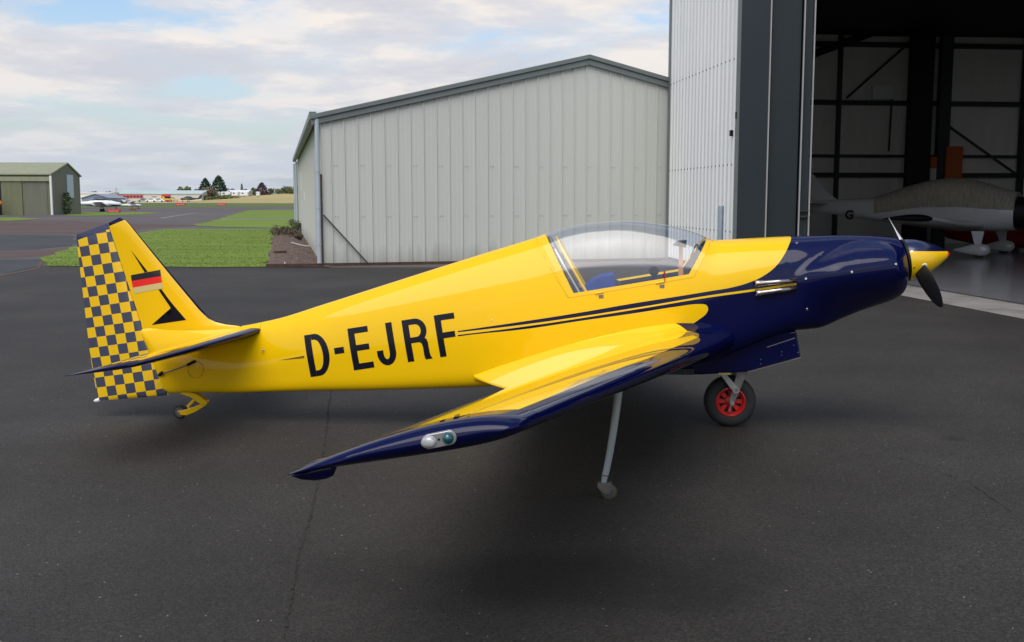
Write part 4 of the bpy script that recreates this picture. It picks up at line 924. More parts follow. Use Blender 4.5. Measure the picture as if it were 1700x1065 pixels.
def blade(sgn):
    e1 = V(0,-1,0); e2 = AXP.cross(e1).normalized()
    if e2.z > 0: e2 = -e2
    bd = (e1*.865 + e2*.50).normalized()*sgn          # blade direction
    tg = AXP.cross(bd).normalized()
    mb = MB(); n = 16; rows = [(.05,.034,.030,58),(.10,.045,.026,52),(.16,.058,.020,44),(.24,.066,.015,36),(.34,.066,.011,30),(.44,.058,.008,26),(.51,.040,.006,23),(.545,.022,.004,22),(.562,.006,.003,21)]
    for r, hc, th_, ang in rows:
        a = R(ang); cd_ = tg*cos(a) - AXP*sin(a); nd = AXP*cos(a) + tg*sin(a)
        for k in range(n):
            t = 2*pi*k/n; mb.v.append(tuple(HUBC + AXP*.062 + bd*r + cd_*hc*.85*cos(t) + nd*th_*.5*sin(t)))
    m_ = 0
    for i in range(len(rows)-1):
        for k in range(n):
            front = (sin(2*pi*(k+.5)/n) > 0)
            mb.f.append((i*n+k, i*n+(k+1)%n, (i+1)*n+(k+1)%n, (i+1)*n+k)); mb.m.append(2 if i >= 6 and front else (0 if front else 1))
    mb.f.append(tuple((len(rows)-1)*n+k for k in range(n))); mb.m.append(1)
    bl = mb.build('blade', ['white','black','red'], spb, smooth=50)
    mb = MB(); a = R(54); cd_ = tg*cos(a) - AXP*sin(a); nd = AXP*cos(a) + tg*sin(a)
    for r, k_ in ((.10,1.0),(.128,1.0),(.131,.94)):
        for k in range(24): t = 2*pi*k/24; mb.v.append(tuple(HUBC + AXP*.062 + bd*r + cd_*.056*k_*cos(t) + nd*.030*k_*sin(t)))
    for i in range(2):
        for k in range(24): mb.f.append((i*24+k, i*24+(k+1)%24, (i+1)*24+(k+1)%24, (i+1)*24+k)); mb.m.append(0)
    mb.f.append(tuple(48+k for k in range(24))); mb.m.append(0); mb.build('blade_cuff', 'white', bl, smooth=40)
blade(1); blade(-1)

# ---- exhaust, fasteners, latches
def onbody(px, py, s0=.3, lift=0.0):
    s = s0; q = loc_s(px, py, s)
    for _ in range(4):
        h = bvh_body.ray_cast(Vector((q[0], -2, q[1])), Vector((0,1,0)))
        if h[0] is None: break
        s = -h[0].y; q = loc_s(px, py, s)
    n = h[1] if h[0] is not None else V(0,-1,0)
    if n.y > 0: n = -n
    return V(q[0], -s, q[1]) + n*lift, n
for (xa, ya), (xb, yb) in (((1252,471),(1322,465)), ((1254,486.5),(1322,477.5))):
    a, n = onbody(xa, ya, .3, .020); b, n2 = onbody(xb, yb, .3, .012)
    mb = MB(); d = (b-a).normalized(); mb.tube([a-d*.0, a+d*.03, a+d*.08, a+d*.15, b], [.026,.021,.018,.017,.017], 20, caps=False); ex = mb.build('exhaust_pipe', 'exhaust', ac, smooth=60)
    md = ex.modifiers.new('wall', 'SOLIDIFY'); md.thickness = .003
for nm, pts in (('cowl_fastener', [(1323,403),(1338,462),(1414,451),(1487,438),(1340,513),(1470,434)]), ('body_fastener', [(816,531),(1110,589),(1040,589)])):
    for i, (x_, y_) in enumerate(pts[:5] if nm == 'cowl_fastener' else pts[:1]):
        c, n = onbody(x_, y_, .28); mb = MB(); mb.tube([c-n*.002, c+n*.0035], [.010,.0075] if nm == 'cowl_fastener' else [.007,.006], 14); mb.build(nm, 'chrome', ac, smooth=40)
for px, py in ((996,488),(1097,471)):
    c, n = onbody(px-8, py-1, .3, .006); d, _ = onbody(px+6, py-4, .3, .006)
    mb = MB(); mb.tube([c, d], .006, 8); lt = mb.build('canopy_latch', 'yellow', ac, smooth=50)
    mb = MB(); c, n = onbody(px+2, py+4, .3, .002); mb.box((-.016,-.002,-.012),(.016,.002,.012), M=Matrix.Translation(c)); mb.build('latch_plate', 'steel', lt, bevel=.001)
c, n = onbody(1103, 468, .3, .008); mb = MB(); mb.tube([c, c+V(.002,-.004,.02), c+V(-.002,-.006,.05)], .003, 6); mb.tube([c+V(-.002,-.006,.05), c+V(-.002,-.006,.075)], .0055, 8); mb.build('safety_pin', 'red', ac)
# panel seam lines: cowl joint (thin dark grooves laid on the skin)
def seam(pts, w=.0012, name='panel_seam', m='letter'):
    P = [onbody(x, y, .28, .0012)[0] for x, y in pts]; mb = MB()
    for a, b in zip(P, P[1:]): mb.bar(a, b, w, .0008)
    mb.build(name, m, ac)
seam([(1317,392.5),(1316,400),(1314.5,420),(1313.5,440),(1314,458)])
seam([(889,394),(893,404),(903,425),(915,447),(928,469),(943,493.5),(960,490.8),(1000,483.5),(1050,475.0),(1100,466.5),(1149,458.6),(1158,442),(1168,424),(1177,409),(1183,400)])
seam([(434,535.5),(432,545),(430,556)], .002)
seam([(788,632.5),(800,627),(830,617),(870,606),(930,592),(1000,577),(1060,566),(1110,557.5)], .0022)
seam([(325+13*cos(a_/8*pi), 613+14*sin(a_/8*pi)) for a_ in range(17)], .0018)
seam([(640,655),(620,560),(600,485)], .0012) if False else None
def crease_line():
    mb = MB(); pts = [loc for loc in [onbody(1322+ (1500-1322)*i/14, lin([(1322,463),(1414,451.5),(1500,438)], 1322+(1500-1322)*i/14), .33, .0016)[0] for i in range(14)]]
    for a, b in zip(pts, pts[1:]): mb.bar(a, b, .004, .002)
    mb.build('cowl_joint', 'navy', ac)
crease_line()

for x_, y_ in ((1012,588.5),(1023,584.5),(1031,582)):
    q = loc_s(x_, y_, .55); z_ = q[1]
    mb = MB(); mb.tube([V(q[0], -.55, z_-.02), V(q[0], -.55, z_+.0)], [.008,.007], 10); mb.build('wing_fastener', 'galv', ac)
# ---- cockpit contents (parts of the aircraft)
mb = MB(); mb.box((-1.02,-.24,.40),(-.30,.24,.44)); mb.build('cockpit_floor', 'cockpit', ac)
mb = MB(); mb.prism([V(-1.22,-.20,1.02),V(-1.16,-.20,1.03),V(-.84,-.20,.50),V(-.92,-.20,.46)], V(0,.40,0)); mb.build('seat_back', 'cockpit', ac, bevel=.02)
mb = MB(); mb.prism([V(-1.10,-.235,.93),V(-1.01,-.235,1.03),V(-.95,-.235,1.065),V(-.85,-.235,1.085),V(-.835,-.235,1.0),V(-.84,-.235,.80),V(-1.05,-.235,.80)], V(0,.26,0)); o = mb.build('seat_cushion', 'blue cloth', ac, bevel=.004)
mb = MB(); mb.prism([V(-.845,-.20,1.04),V(-.80,-.20,1.02),V(-.79,-.20,.90),V(-.83,-.20,.88)], V(0,.2,0)); mb.build('seat_strap', 'cockpit', ac)
mb = MB(); mb.tube([V(-.30,-.22,1.02),V(-.29,-.20,1.18),V(-.27,-.12,1.26),V(-.27,0,1.28),V(-.27,.12,1.26),V(-.29,.20,1.18),V(-.30,.22,1.02)], .006, 8)
mb.prism([V(-.27,-.20,1.0),V(-.17,-.19,1.0),V(-.13,-.16,1.235),V(-.25,-.12,1.27)], V(0,.32,0)); mb.build('instrument_panel', 'navy', ac, bevel=.015)
mb = MB(); mb.tube([V(-.40,-.10,1.27),V(-.385,-.10,1.31)], .004, 6); mb.prism([V(-.44,-.14,1.275),V(-.36,-.14,1.262),V(-.355,-.14,1.312),V(-.41,-.14,1.305)], V(0,.12,0)); mb.build('mirror', 'black', ac)
mb = MB(); mb.prism([V(-.40,-.06,1.27),V(-.375,-.06,1.27),V(-.365,-.06,1.02),V(-.40,-.06,1.02)], V(0,.01,0)); mb.build('webbing', 'orange cloth', ac)
mb = MB(); mb.lathe([(0,.0),(0,.030),(.01,.034),(.05,.032),(.05,0)], V(-.575,-.15,1.10), V(0,1,0), 24); mb.tube([V(-.575,-.12,1.10),V(-.57,-.1,.95)], .01, 8)
mb.box((-.63,-.10,1.165),(-.53,-.05,1.185)); mb.build('compass', 'black', ac, smooth=40)
for dx, mm_ in ((.0,'yellow'),(-.05,'alu')):
    mb = MB(); P = [V(-1.03+dx,-.235,.95),V(-1.13+dx,-.205,1.12),V(-1.21+dx,-.15,1.26),V(-1.245+dx,0,1.325),V(-1.21+dx,.15,1.26),V(-1.13+dx,.205,1.12),V(-1.03+dx,.235,.95)]; mb.tube(P, .011, 10); mb.build('roll_bar', mm_, ac, smooth=60)
mb = MB(); mb.tube([V(-1.22,0,1.30),V(-1.18,0,1.1),V(-1.0,0,.8)], .005, 6); mb.build('harness_strap', 'cockpit', ac)

# ---- main wheel and gear bay
mb = MB(); 
def bay(pts, w): mb.prism([V(x, -w, z) for x, z in pts], V(0, 2*w, 0))
bay([(-.95,.50),(-.80,.40),(-.25,.388),(.072,.412),(.433,.517),(.396,.70),(.1,.66),(-.9,.62)], .165)
mb.build('wheel_bay', 'navy', ac, bevel=.012)
mb = MB(); a = V(.40,-.167,.655); b = V(-.02,-.167,.52); mb.bar(V(.385,-.168,.650), V(.20,-.168,.585), .003, .006); mb.bar(V(.43,-.168,.517), V(.07,-.168,.411), .003, .006)
for q in ((.16,.50),(.16,.47),(.30,.555),(.30,.53),(.38,.60),(.41,.55)): mb.bar(V(q[0],-.167,q[1]), V(q[0],-.169,q[1]), .0055)
mb.build('bay_edge_strip', 'steel', ac)
WC = V(-.020, 0, .180)
mb = MB(); mb.lathe([(-.052,.095),(-.062,.11),(-.066,.140),(-.060,.163),(-.045,.175),(-.02,.180),(.02,.180),(.045,.175),(.060,.163),(.066,.140),(.062,.11),(.052,.095)], WC, V(0,1,0), 56); mw = mb.build('main_wheel', 'rubber', ac, smooth=60)
mb = MB(); mb.lathe([(-.05,.098),(-.062,.103),(-.064,.098),(-.055,.088),(-.030,.084),(-.030,.080)], WC, V(0,1,0), 48); mb.lathe([(.05,.098),(.062,.103),(.064,.098),(.055,.088),(.030,.084),(.030,.080)], WC, V(0,1,0), 48)
mb.lathe([(-.03,.034),(-.042,.032),(-.046,.02),(-.046,.0)], WC, V(0,1,0), 32)
for k in range(8):
    a0 = 2*pi*k/8; c, s_ = cos(a0), sin(a0)
    for sy in (-.03,): mb.prism([WC+V(c*.03-s_*.012, sy, s_*.03+c*.012), WC+V(c*.03+s_*.012, sy, s_*.03-c*.012), WC+V(c*.086+s_*.017, sy, s_*.086-c*.017), WC+V(c*.086-s_*.017, sy, s_*.086+c*.017)], V(0,.012,0))
mb.lathe([(0,.0),(0,.08)], WC+V(0,.02,0), V(0,1,0), 32)
mb.build('rim', 'red', mw, smooth=35)
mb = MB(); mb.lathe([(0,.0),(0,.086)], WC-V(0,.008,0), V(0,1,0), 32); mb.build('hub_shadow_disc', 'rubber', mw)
def plate(pts, y, t_, name, m, par, r=0): mb = MB(); mb.prism([V(x, y, z) for x, z in pts], V(0, t_, 0)); return mb.build(name, m, par, bevel=.003)
def dcap(c, d, r): return
fk = MB(); 
def link(mb, p, q, w0, w1, y, th_):
    p = V(p[0], 0, p[1]); q = V(q[0], 0, q[1]); d = (q-p).normalized(); n = V(-d.z, 0, d.x); P = []
    for k in range(9): a = pi/2 + pi*k/8; P.append(p + (d*cos(a) + n*sin(a))*w0)
    for k in range(9): a = -pi/2 + pi*k/8; P.append(q + (d*cos(a) + n*sin(a))*w1)
    mb.prism([v+V(0,y,0) for v in P], V(0,th_,0))
link(fk, (-.020,.180), (.055,.42), .020, .036, .08, .012); fk.build('landing_gear_leg', 'steel', ac, bevel=.003)
fk = MB(); link(fk, (-.020,.180), (.055,.42), .020, .036, -.092, .012)
gl_ = fk.build('landing_gear_leg', 'steel', ac, bevel=.003)
mb = MB(); link(mb, (.005,.275), (-.085,.385), .022, .016, -.112, .016); mb.lathe([(0,.012),(0,.024),(.014,.024),(.014,.012)], V(.005,-.124,.275), V(0,1,0), 24); mb.build('gear_link', 'alu', gl_, smooth=40)
mb = MB(); mb.tube([V(-.02,-.125,.18), V(-.02,-.09,.18)], [.014,.016], 16); mb.tube([V(-.02,-.132,.18), V(-.02,-.12,.18)], .006, 10); mb.tube([V(-.02,-.10,.175), V(-.035,-.10,.12)], .004, 6); mb.build('axle_nut', 'alu', gl_, smooth=40)
mb = MB(); mb.box((-.125,-.175,.393),(-.045,-.12,.404), M=None); mb.build('gear_stop', mat('chipped yellow primer', (.45,.38,.06), .6), gl_)
# ---- tail wheel
mb = MB()
for y in (-.030, .022):
    mb.prism([V(-3.995,y,.058),V(-3.975,y,.030),V(-3.93,y,.028),V(-3.86,y,.055),V(-3.79,y,.100),V(-3.775,y,.118),V(-3.80,y,.118),V(-3.90,y,.080)], V(0,.008,0))
mb.prism([V(-3.95,-.030,.205),V(-3.86,-.030,.192),V(-3.775,-.030,.135),V(-3.775,-.030,.108),V(-3.81,-.030,.104),V(-3.89,-.030,.160),V(-3.97,-.030,.190)], V(0,.060,0))
mb.bar(V(-3.93,0,.085), V(-3.86,0,.155), .02, .02)
tw = mb.build('tail_wheel_arm', 'yellow', ac, bevel=.003)
mb = MB(); mb.lathe([(-.016,.022),(-.018,.040),(-.012,.049),(.012,.049),(.018,.040),(.016,.022)], V(-3.985,0,.049), V(0,1,0), 36); mb.build('tail_wheel', 'rubber', tw, smooth=50)
mb = MB(); mb.lathe([(-.017,.0),(-.017,.012),(-.019,.012),(-.019,.018),(-.0165,.018),(-.0165,.030),(-.0185,.030),(-.0185,.034),(-.016,.034)], V(-3.985,0,.049), V(0,1,0), 32); mb.build('hub', 'steel', tw, smooth=30)
mb = MB(); mb.lathe([(0,.008),(.004,.008),(.004,0)], V(-3.985,-.036,.049), V(0,-1,0), 12); mb.build('axle_bolt', 'chrome', tw)
# small aerial wire stub and static port on the tail
c, n = onbody(438, 581.5, .14); mb = MB(); mb.tube([c, c+n*.02+V(-.01,0,0)], .003, 6); mb.tube([c+n*.02+V(-.012,0,0), c+n*.02+V(.014,0,0)], .003, 6); mb.build('static_port', 'steel', ac)

# ================================================================== AIRCRAFT IN THE HANGAR
def small_low_wing(root, fus, nav, spats=True):
    pass
def loft(name, secs, m, parent, n=24, smooth=50, p=2.4):
    """secs: x, zc, half height, half width"""
    mb = MB()
    for x, zc_, hh, hw in secs:
        for k in range(n):
            a = 2*pi*k/n; c, s_ = cos(a), sin(a); mb.v.append((x, hw*math.copysign(abs(c)**(2/p), c), zc_+hh*math.copysign(abs(s_)**(2/p), s_)))
    for i in range(len(secs)-1):
        for k in range(n): mb.f.append((i*n+k, i*n+(k+1)%n, (i+1)*n+(k+1)%n, (i+1)*n+k)); mb.m.append(0)
    mb.f += [tuple(range(n)), tuple((len(secs)-1)*n+k for k in range(n))]; mb.m += [0, 0]
    return mb.build(name, m, parent, smooth=smooth)
WA, WB = gp(1614, 428), gp(1672, 421); mid = (WA+WB)/2; mid.z = 0
hv = (WA-WB); hdg = -R(37)    # nose towards the right and the camera
ca = thing('covered_aircraft', 'white low wing aircraft under a khaki canopy cover parked inside the dark hangar', 'aircraft', mid, hdg)
def F_(l): return [((x-.45)*1.13, z*1.05, h*1.06, w*1.08) for x, z, h, w in l]
def G_(x, y, z): return V((x-.45)*1.13, y, z*1.05)
loft('fuselage', F_([(-4.5,1.32,.10,.03),(-4.2,1.30,.16,.07),(-3.2,1.25,.24,.18),(-2.2,1.20,.33,.30),(-1.2,1.15,.42,.40),(-.3,1.12,.48,.46),(.6,1.12,.46,.47),(1.0,1.12,.43,.45)]), 'offwhite', ca)
loft('cowling', F_([(1.005,1.14,.42,.45),(1.3,1.15,.39,.44),(1.7,1.17,.34,.40),(1.95,1.18,.26,.30),(2.02,1.18,.12,.14)]), 'black', ca)
cv_ = loft('canopy_cover', F_([(-2.35,1.27,.30,.325),(-2.0,1.33,.36,.36),(-1.6,1.42,.42,.40),(-1.1,1.50,.48,.44),(-.6,1.53,.52,.48),(-.1,1.50,.52,.49),(.35,1.42,.47,.49),(.7,1.36,.40,.485),(1.02,1.34,.33,.475)]), 'gold tape', ca, p=2.2)
surf('fin', [(G_(-3.35,0,1.40),G_(-4.55,0,1.30),.07),(G_(-3.75,0,1.75),G_(-4.62,0,1.75),.08),(G_(-4.10,0,2.20),G_(-4.70,0,2.20),.08),(G_(-4.2,0,2.26),G_(-4.68,0,2.26),.04)], ['offwhite','offwhite'], ca, tdir=V(0,1,0), nav_from=None)
surf('rudder', [(G_(-4.57,0,1.2),G_(-4.95,0,1.2),.1),(G_(-4.72,0,2.27),G_(-4.98,0,2.25),.1)], ['black','black'], ca, tdir=V(0,1,0))
for sg in (-1, 1):
    surf('wing', [(G_(.35,sg*.3,.78),G_(-1.15,sg*.3,.76),.15),(G_(.25,sg*2,.86),G_(-1.05,sg*2,.85),.14),(G_(-.10,sg*3.5,1.02),G_(-1.25,sg*3.5,1.0),.14),(G_(-.22,sg*3.62,1.03),G_(-1.2,sg*3.62,1.01),.05)], ['offwhite','black'], ca, nav_top=.0, nav_bot=.0, nav_from=2, camber=.02)
    surf('tailplane', [(G_(-3.6,sg*.05,1.38),G_(-4.55,sg*.05,1.38),.09),(G_(-3.75,sg*1.3,1.38),G_(-4.5,sg*1.3,1.38),.08)], ['offwhite','offwhite'], ca)
    P = (ca.matrix_world if False else None)
    yy = sg*(hv.length/2)
    mb = MB(); mb.prism([V(-.22,yy*.90,.72),V(.12,yy*.90,.72),V(.07,yy*.985,.30),V(-.07,yy*.985,.30)], V(0,.05*sg,0)); lg = mb.build('wheel_leg', 'offwhite', ca, bevel=.02)
    loft('wheel_spat', [(-.62,.20,.02,.01),(-.42,.21,.07,.05),(-.15,.22,.14,.09),(.08,.22,.17,.105),(.22,.22,.145,.095),(.30,.22,.08,.06),(.32,.22,.02,.02)], mat('polished spat', (.55,.55,.55), .25, coat=.8), lg, p=2.0).location = (0, yy, 0)
    mb = MB(); mb.lathe([(-.05,.05),(-.05,.14),(.05,.14),(.05,.05)], V(.03,yy,.142), V(0,1,0), 24); mb.build('wheel', 'rubber', lg)
def txt(name, s, size, M, m, parent):
    c = bpy.data.curves.new(name, 'FONT'); c.body = s; c.size = size; c.extrude = .002; c.offset = size*.03; c.align_x = 'CENTER'
    tmp = bpy.data.objects.new(name, c); COL.objects.link(tmp); dg = bpy.context.evaluated_depsgraph_get(); me = bpy.data.meshes.new_from_object(tmp.evaluated_get(dg)); bpy.data.objects.remove(tmp); bpy.data.curves.remove(c)
    me.name = name; me.materials.clear(); me.materials.append(M_[m]); me.transform(M); return newobj(name, me, parent)
txt('registration', 'G', .36, Matrix.Translation(((-3.0-.45)*1.13,-.27,.98)) @ Matrix.Rotation(pi/2, 4, 'X'), 'black', ca)

# ================================================================== FAR THINGS
def at_(px, Y, z=0.0): return Vector(((px-850)/FPX*Y*1.0, Y, z))
def pz(py, Y): return CAMH + (HOR-py)/FPX*Y
def wbox(name, label, cat, px0, px1, ytop, Y, depth, wm, rm, eave=None, group=None, base=0.0):
    """gabled shed seen along its long side; ytop ridge, eave pixel"""
    t = thing(name, label, cat, at_(px0, Y, base)); w = at_(px1, Y).x-at_(px0, Y).x; zr = pz(ytop, Y)-base; ze = pz(eave, Y)-base if eave else zr*.75
    mb = MB(); mb.box((0,0,0),(w,depth,ze)); mb.prism([V(0,0,ze),V(0,depth,ze),V(0,depth/2,zr-.05)], V(w,0,0)); mb.build('wall', wm, t)
    mb = MB(); o_ = .3
    mb.prism([V(-o_,-o_,ze-.1),V(-o_,-o_,ze+.1),V(-o_,depth/2,zr+.12),V(-o_,depth/2,zr)], V(w+2*o_,0,0)); mb.prism([V(-o_,depth+o_,ze-.1),V(-o_,depth+o_,ze+.1),V(-o_,depth/2,zr+.12),V(-o_,depth/2,zr)], V(w+2*o_,0,0)); mb.build('roof', rm, t)
    return t, w, ze, zr
# olive hangar at the left
GO = gp(87.5, 356.3); GO.z = 0; YG = GO.y
u1 = V(-.9965,-.0839,0); 
oh = thing('olive_hangar', 'small olive green hangar with two sliding doors and a gable window at far left', 'hangar', GO)
ZE = pz(291, YG); ZR = ZE + 1.12; 
ge = gp(135, 354.6); ge.z = 0; gd = (ge-GO); GL = gd.length*1.0; gd.normalize()
bk = GL
mb = MB(); mb.add([V(0,0,0), u1*40, u1*40+V(0,0,ZE), V(0,0,ZE)], [(0,1,2,3)])
mb.build('front_wall', 'olive clad', oh)
mb = MB(); mb.add([V(0,0,0), gd*GL, gd*GL+V(0,0,ZE), gd*GL*.56+V(0,0,ZR), V(0,0,ZE)], [(0,1,2,3,4)]); mb.build('gable_wall', 'olive wall', oh)
mb = MB()
r0 = gd*GL*.56+V(0,0,ZR+.06); f0 = V(0,0,ZE)-gd*.25+V(0,0,.02); b0 = gd*(GL+.2)+V(0,0,ZE-.05)
for a, b in ((f0, r0), (r0, b0)):
    s1 = -u1*.12; mb.add([a+s1, b+s1, b+u1*41, a+u1*41, a+s1+V(0,0,.12), b+s1+V(0,0,.12), b+u1*41+V(0,0,.12), a+u1*41+V(0,0,.12)], [(0,1,2,3),(4,5,6,7),(0,1,5,4),(0,3,7,4),(1,2,6,5)])
mb.build('roof', 'olive roof', oh)
def ohx(px): k = (px-850)/FPX; return (k*GO.y-GO.x)/(u1.x-k*u1.y)
nf = V(-.0839,.9965,0)*-1; nf = V(u1.y,-u1.x,0); nf = nf if nf.y < 0 else -nf
mb = MB(); mb.bar(V(0,0,ZE-.35)+nf*.12-u1*.0, u1*40+V(0,0,ZE-.35)+nf*.12, .16, .42); mb.build('door_track', 'olive roof', oh)
for a, b, off, mm_ in ((9,43,.10,'olive clad'),(44.5,84,.05,'olive wall')):
    ta, tb = ohx(a), ohx(b); mb = MB(); P = [u1*ta+nf*off, u1*tb+nf*off, u1*tb+nf*off+V(0,0,ZE-.5), u1*ta+nf*off+V(0,0,ZE-.5)]; mb.prism(P, -nf*.04); mb.build('sliding_door', mm_, oh)
ta, tb = ohx(-60), ohx(8); mb = MB(); mb.prism([u1*ta+nf*.012, u1*tb+nf*.012, u1*tb+nf*.012+V(0,0,ZE-.6), u1*ta+nf*.012+V(0,0,ZE-.6)], nf*.01); mb.build('doorway_shade_panel', 'black steel', oh)  # flat black panel, painted shade in place of the open doorway
mb = MB(); mb.tube([nf*.18-u1*.02, nf*.18-u1*.02+V(0,0,ZE-.05)], .11, 10); mb.build('downpipe', 'white', oh, smooth=True)
ng = V(gd.y,-gd.x,0); ng = ng if ng.x > 0 else -ng
a = gd*GL*.52; b = gd*GL*.74
mb = MB(); mb.prism([a+ng*.02+V(0,0,pz(328,GO.y)), b+ng*.02+V(0,0,pz(328,GO.y)), b+ng*.02+V(0,0,pz(289,GO.y)), a+ng*.02+V(0,0,pz(289,GO.y))], ng*.05); mb.build('gable_window', 'pane', oh)
# orange nosed aircraft just inside the olive hangar
t = thing('parked_aircraft', 'orange and white nose of an aircraft in the dark doorway of the olive hangar', 'aircraft', at_(-18, YG-2.0))
loft('fuselage', [(-3,1.2,.3,.3),(-1,1.3,.5,.5),(0.3,1.25,.45,.45),(1.2,1.15,.3,.32),(1.5,1.1,.1,.1)], mat('orange paint', (.55,.2,.03), .4), t); loft('canopy', [(-1.2,1.7,.15,.2),(-.6,1.8,.3,.35),(0,1.75,.25,.3),(.4,1.6,.1,.15)], 'white', t)
mb = MB(); mb.tube([V(.2,0,.9),V(.2,0,.3)], .05); mb.lathe([(-.1,.1),(-.1,.28),(.1,.28),(.1,.1)], V(.2,0,.28), V(0,1,0), 16); mb.build('wheel', 'rubber', t)

# ---- foliage
def foliage(name, label, cat, c, w, h, kind, m, seed, n=900, lf=.45, group=None, trunk=.08, zb=None):
    """crown of many small leaf clumps inside an uneven outline, with trunk and limbs"""
    rnd = random.Random(seed); t = thing(name, label, cat, c, 0, group)
    lobes = [(rnd.uniform(-.32,.32)*w, rnd.uniform(-.3,.3)*w, rnd.uniform(.3,.8)*h, rnd.uniform(.16,.30)*w) for _ in range(9)]
    mb = MB(); k = 0
    while k < n:
        if kind == 'cone':
            v = rnd.random()**1.25; z = h*(.06+.94*v); ph = rnd.random()*2*pi; tier = .78+.30*abs(sin(v*22+rnd.random()*.5)); r = w/2*(1-v)**.62*tier*sqrt(rnd.uniform(.15,1)); x = r*cos(ph); y = r*sin(ph)
        elif kind == 'column':
            v = rnd.random(); z = h*(.05+.95*v); r = w/2*(.4+.6*sin(pi*min(1, v*1.1)))*sqrt(rnd.random()); ph = rnd.random()*2*pi; x, y = r*cos(ph), r*sin(ph)
        else:
            lx, ly, lz, lr = rnd.choice(lobes); q = V(rnd.gauss(0,1), rnd.gauss(0,1), rnd.gauss(0,1)).normalized()*lr*rnd.uniform(.55,1.05); x, y, z = lx+q.x, ly+q.y, lz*1.0+q.z*min(1.0, h/w*1.1)
            if z < .02*h or z > h: continue
        s_ = lf*rnd.uniform(.5,1.3); a = V(rnd.gauss(0,1), rnd.gauss(0,1), rnd.gauss(0,1)).normalized(); e = a.orthogonal().normalized(); g = a.cross(e); p_ = V(x,y,z)
        mb.add([p_+e*s_, p_+g*s_*.7, p_-e*s_*.8, p_-g*s_*.7], [(0,1,2,3)]); k += 1
    mb.build('crown', m, t)
    mb = MB(); tr = trunk*w*.5; mb.tube([V(0,0,-.3), V(.02*w,0,h*.3), V(0,.02*w,h*.75)], [tr, tr*.7, tr*.2], 8)
    for lx, ly, lz, lr in lobes[:5]: mb.tube([V(0,0,h*.2), V(lx*.5, ly*.5, lz*.6), V(lx*.9, ly*.9, lz)], [tr*.5, tr*.3, tr*.1], 6)
    mb.build('trunk', 'bark', t); return t
def hz_(px, Y):      # height of the rise at a far point
    u = (px+400)/1300; return (0.3+3.6*smooth01((u-0.52)/0.17))*smooth01((Y-290)/230) - .2 if Y > 290 else 0.0
def tree(px, ybase, ytop, wpx, Y, kind, m, name, label, cat='tree', n=900, lf=None, group=None, seed=1):
    z0 = pz(ybase, Y); h = (ybase-ytop)*Y/FPX; w = wpx*Y/FPX; return foliage(name, label, cat, at_(px, Y, z0), w, h, kind, m, seed, n, lf or max(.25, w*.045), group)
tree(345,327,296,33,470,'cone','conifer','conifer_tree','dark bushy conifer on the left of the pair beyond the long red and white building', seed=3, n=1500)
tree(367,326,292,37,465,'cone','conifer','conifer_tree','taller dark conifer on the right of the pair beyond the airfield', seed=4, n=1700)
tree(349,332,311,22,440,'round','rusty leaf','broadleaf_tree','small rusty brown tree in front of the pair of conifers', seed=5)
tree(358,332,312,18,441,'round','olive leaf','broadleaf_tree','yellow green bush just right of the rusty tree before the conifers', seed=6)
tree(335,333,320,20,438,'round','olive leaf','bush','low olive bush at the right end of the red and white building', 'bush', seed=7)
tree(438,325,303,28,470,'cone','purple leaf','purple_tree','purple leaved pointed tree right of the white caravans', seed=8, n=1300)
tree(428,325,310,16,480,'round','green leaf','broadleaf_tree','green rounded tree touching the left side of the purple tree', seed=9)
tree(405,322,305,4,500,'column','olive leaf','poplar_tree','single thin upright tree behind the white caravans', seed=10, n=500)
for i, (px, yb, yt, w_, Y) in enumerate([(455,326,312,16,500),(467,326,313,18,495),(478,326,309,22,490),(490,326,307,22,480),(500,326,303,20,470),(415,322,315,18,500),(386,322,313,14,505),(514,326,302,20,468)]):
    tree(px, yb, yt, w_, Y, 'round', ('green leaf','olive leaf')[i % 2], 'hedgerow_tree', ['green hedgerow tree just right of the purple tree','low olive hedgerow tree second to the right of the purple tree','green hedgerow tree third to the right of the purple tree','olive hedgerow tree behind the white aircraft tail','green hedgerow tree partly behind the grey hangar downpipe','olive tree showing above the caravans at their right end','small green tree directly right of the dark conifer pair','olive tree hidden mostly behind the grey hangar'][i], seed=20+i, group='trees of the hedgerow on the rise')
for i, (px, yt, w_) in enumerate([(145,318,8),(158,317,9),(184,315,15),(172,320,9)]):
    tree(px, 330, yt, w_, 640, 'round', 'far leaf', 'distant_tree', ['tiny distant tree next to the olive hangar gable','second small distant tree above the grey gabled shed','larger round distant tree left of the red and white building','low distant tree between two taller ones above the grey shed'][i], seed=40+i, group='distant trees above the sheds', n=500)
def treeline(name, label, px0, px1, ytop, ybase, Y, m, seed):
    rnd = random.Random(seed); mb = MB(); x0 = at_(px0, Y).x; x1 = at_(px1, Y).x
    for k in range(2600):
        u = rnd.random(); x = x0+(x1-x0)*u; hh = (ybase-ytop)*Y/FPX*(.55+.45*sin(u*19+seed)*sin(u*7.3)+.15*rnd.random())*min(1, u*6, (1-u)*6); z = pz(ybase, Y)+max(.2, hh)*rnd.random(); a = V(rnd.gauss(0,1), rnd.gauss(0,1), rnd.gauss(0,1)).normalized(); e = a.orthogonal().normalized(); g = a.cross(e); p_ = V(x, Y+rnd.uniform(-3,3), z); s_ = rnd.uniform(.4,1.1)
        mb.add([p_+e*s_, p_+g*s_, p_-e*s_, p_-g*s_], [(0,1,2,3)])
    return mb.build(name, m, kind='stuff', label=label, category='woodland')
treeline('woodland', 'olive line of distant woods behind the red and white building', 285, 342, 309, 330, 560, 'olive leaf', 1)
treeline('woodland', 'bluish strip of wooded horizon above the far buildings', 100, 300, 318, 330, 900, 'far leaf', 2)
treeline('woodland', 'hedge mass along the crest of the stubble field', 370, 520, 316, 327, 525, 'green leaf', 3)
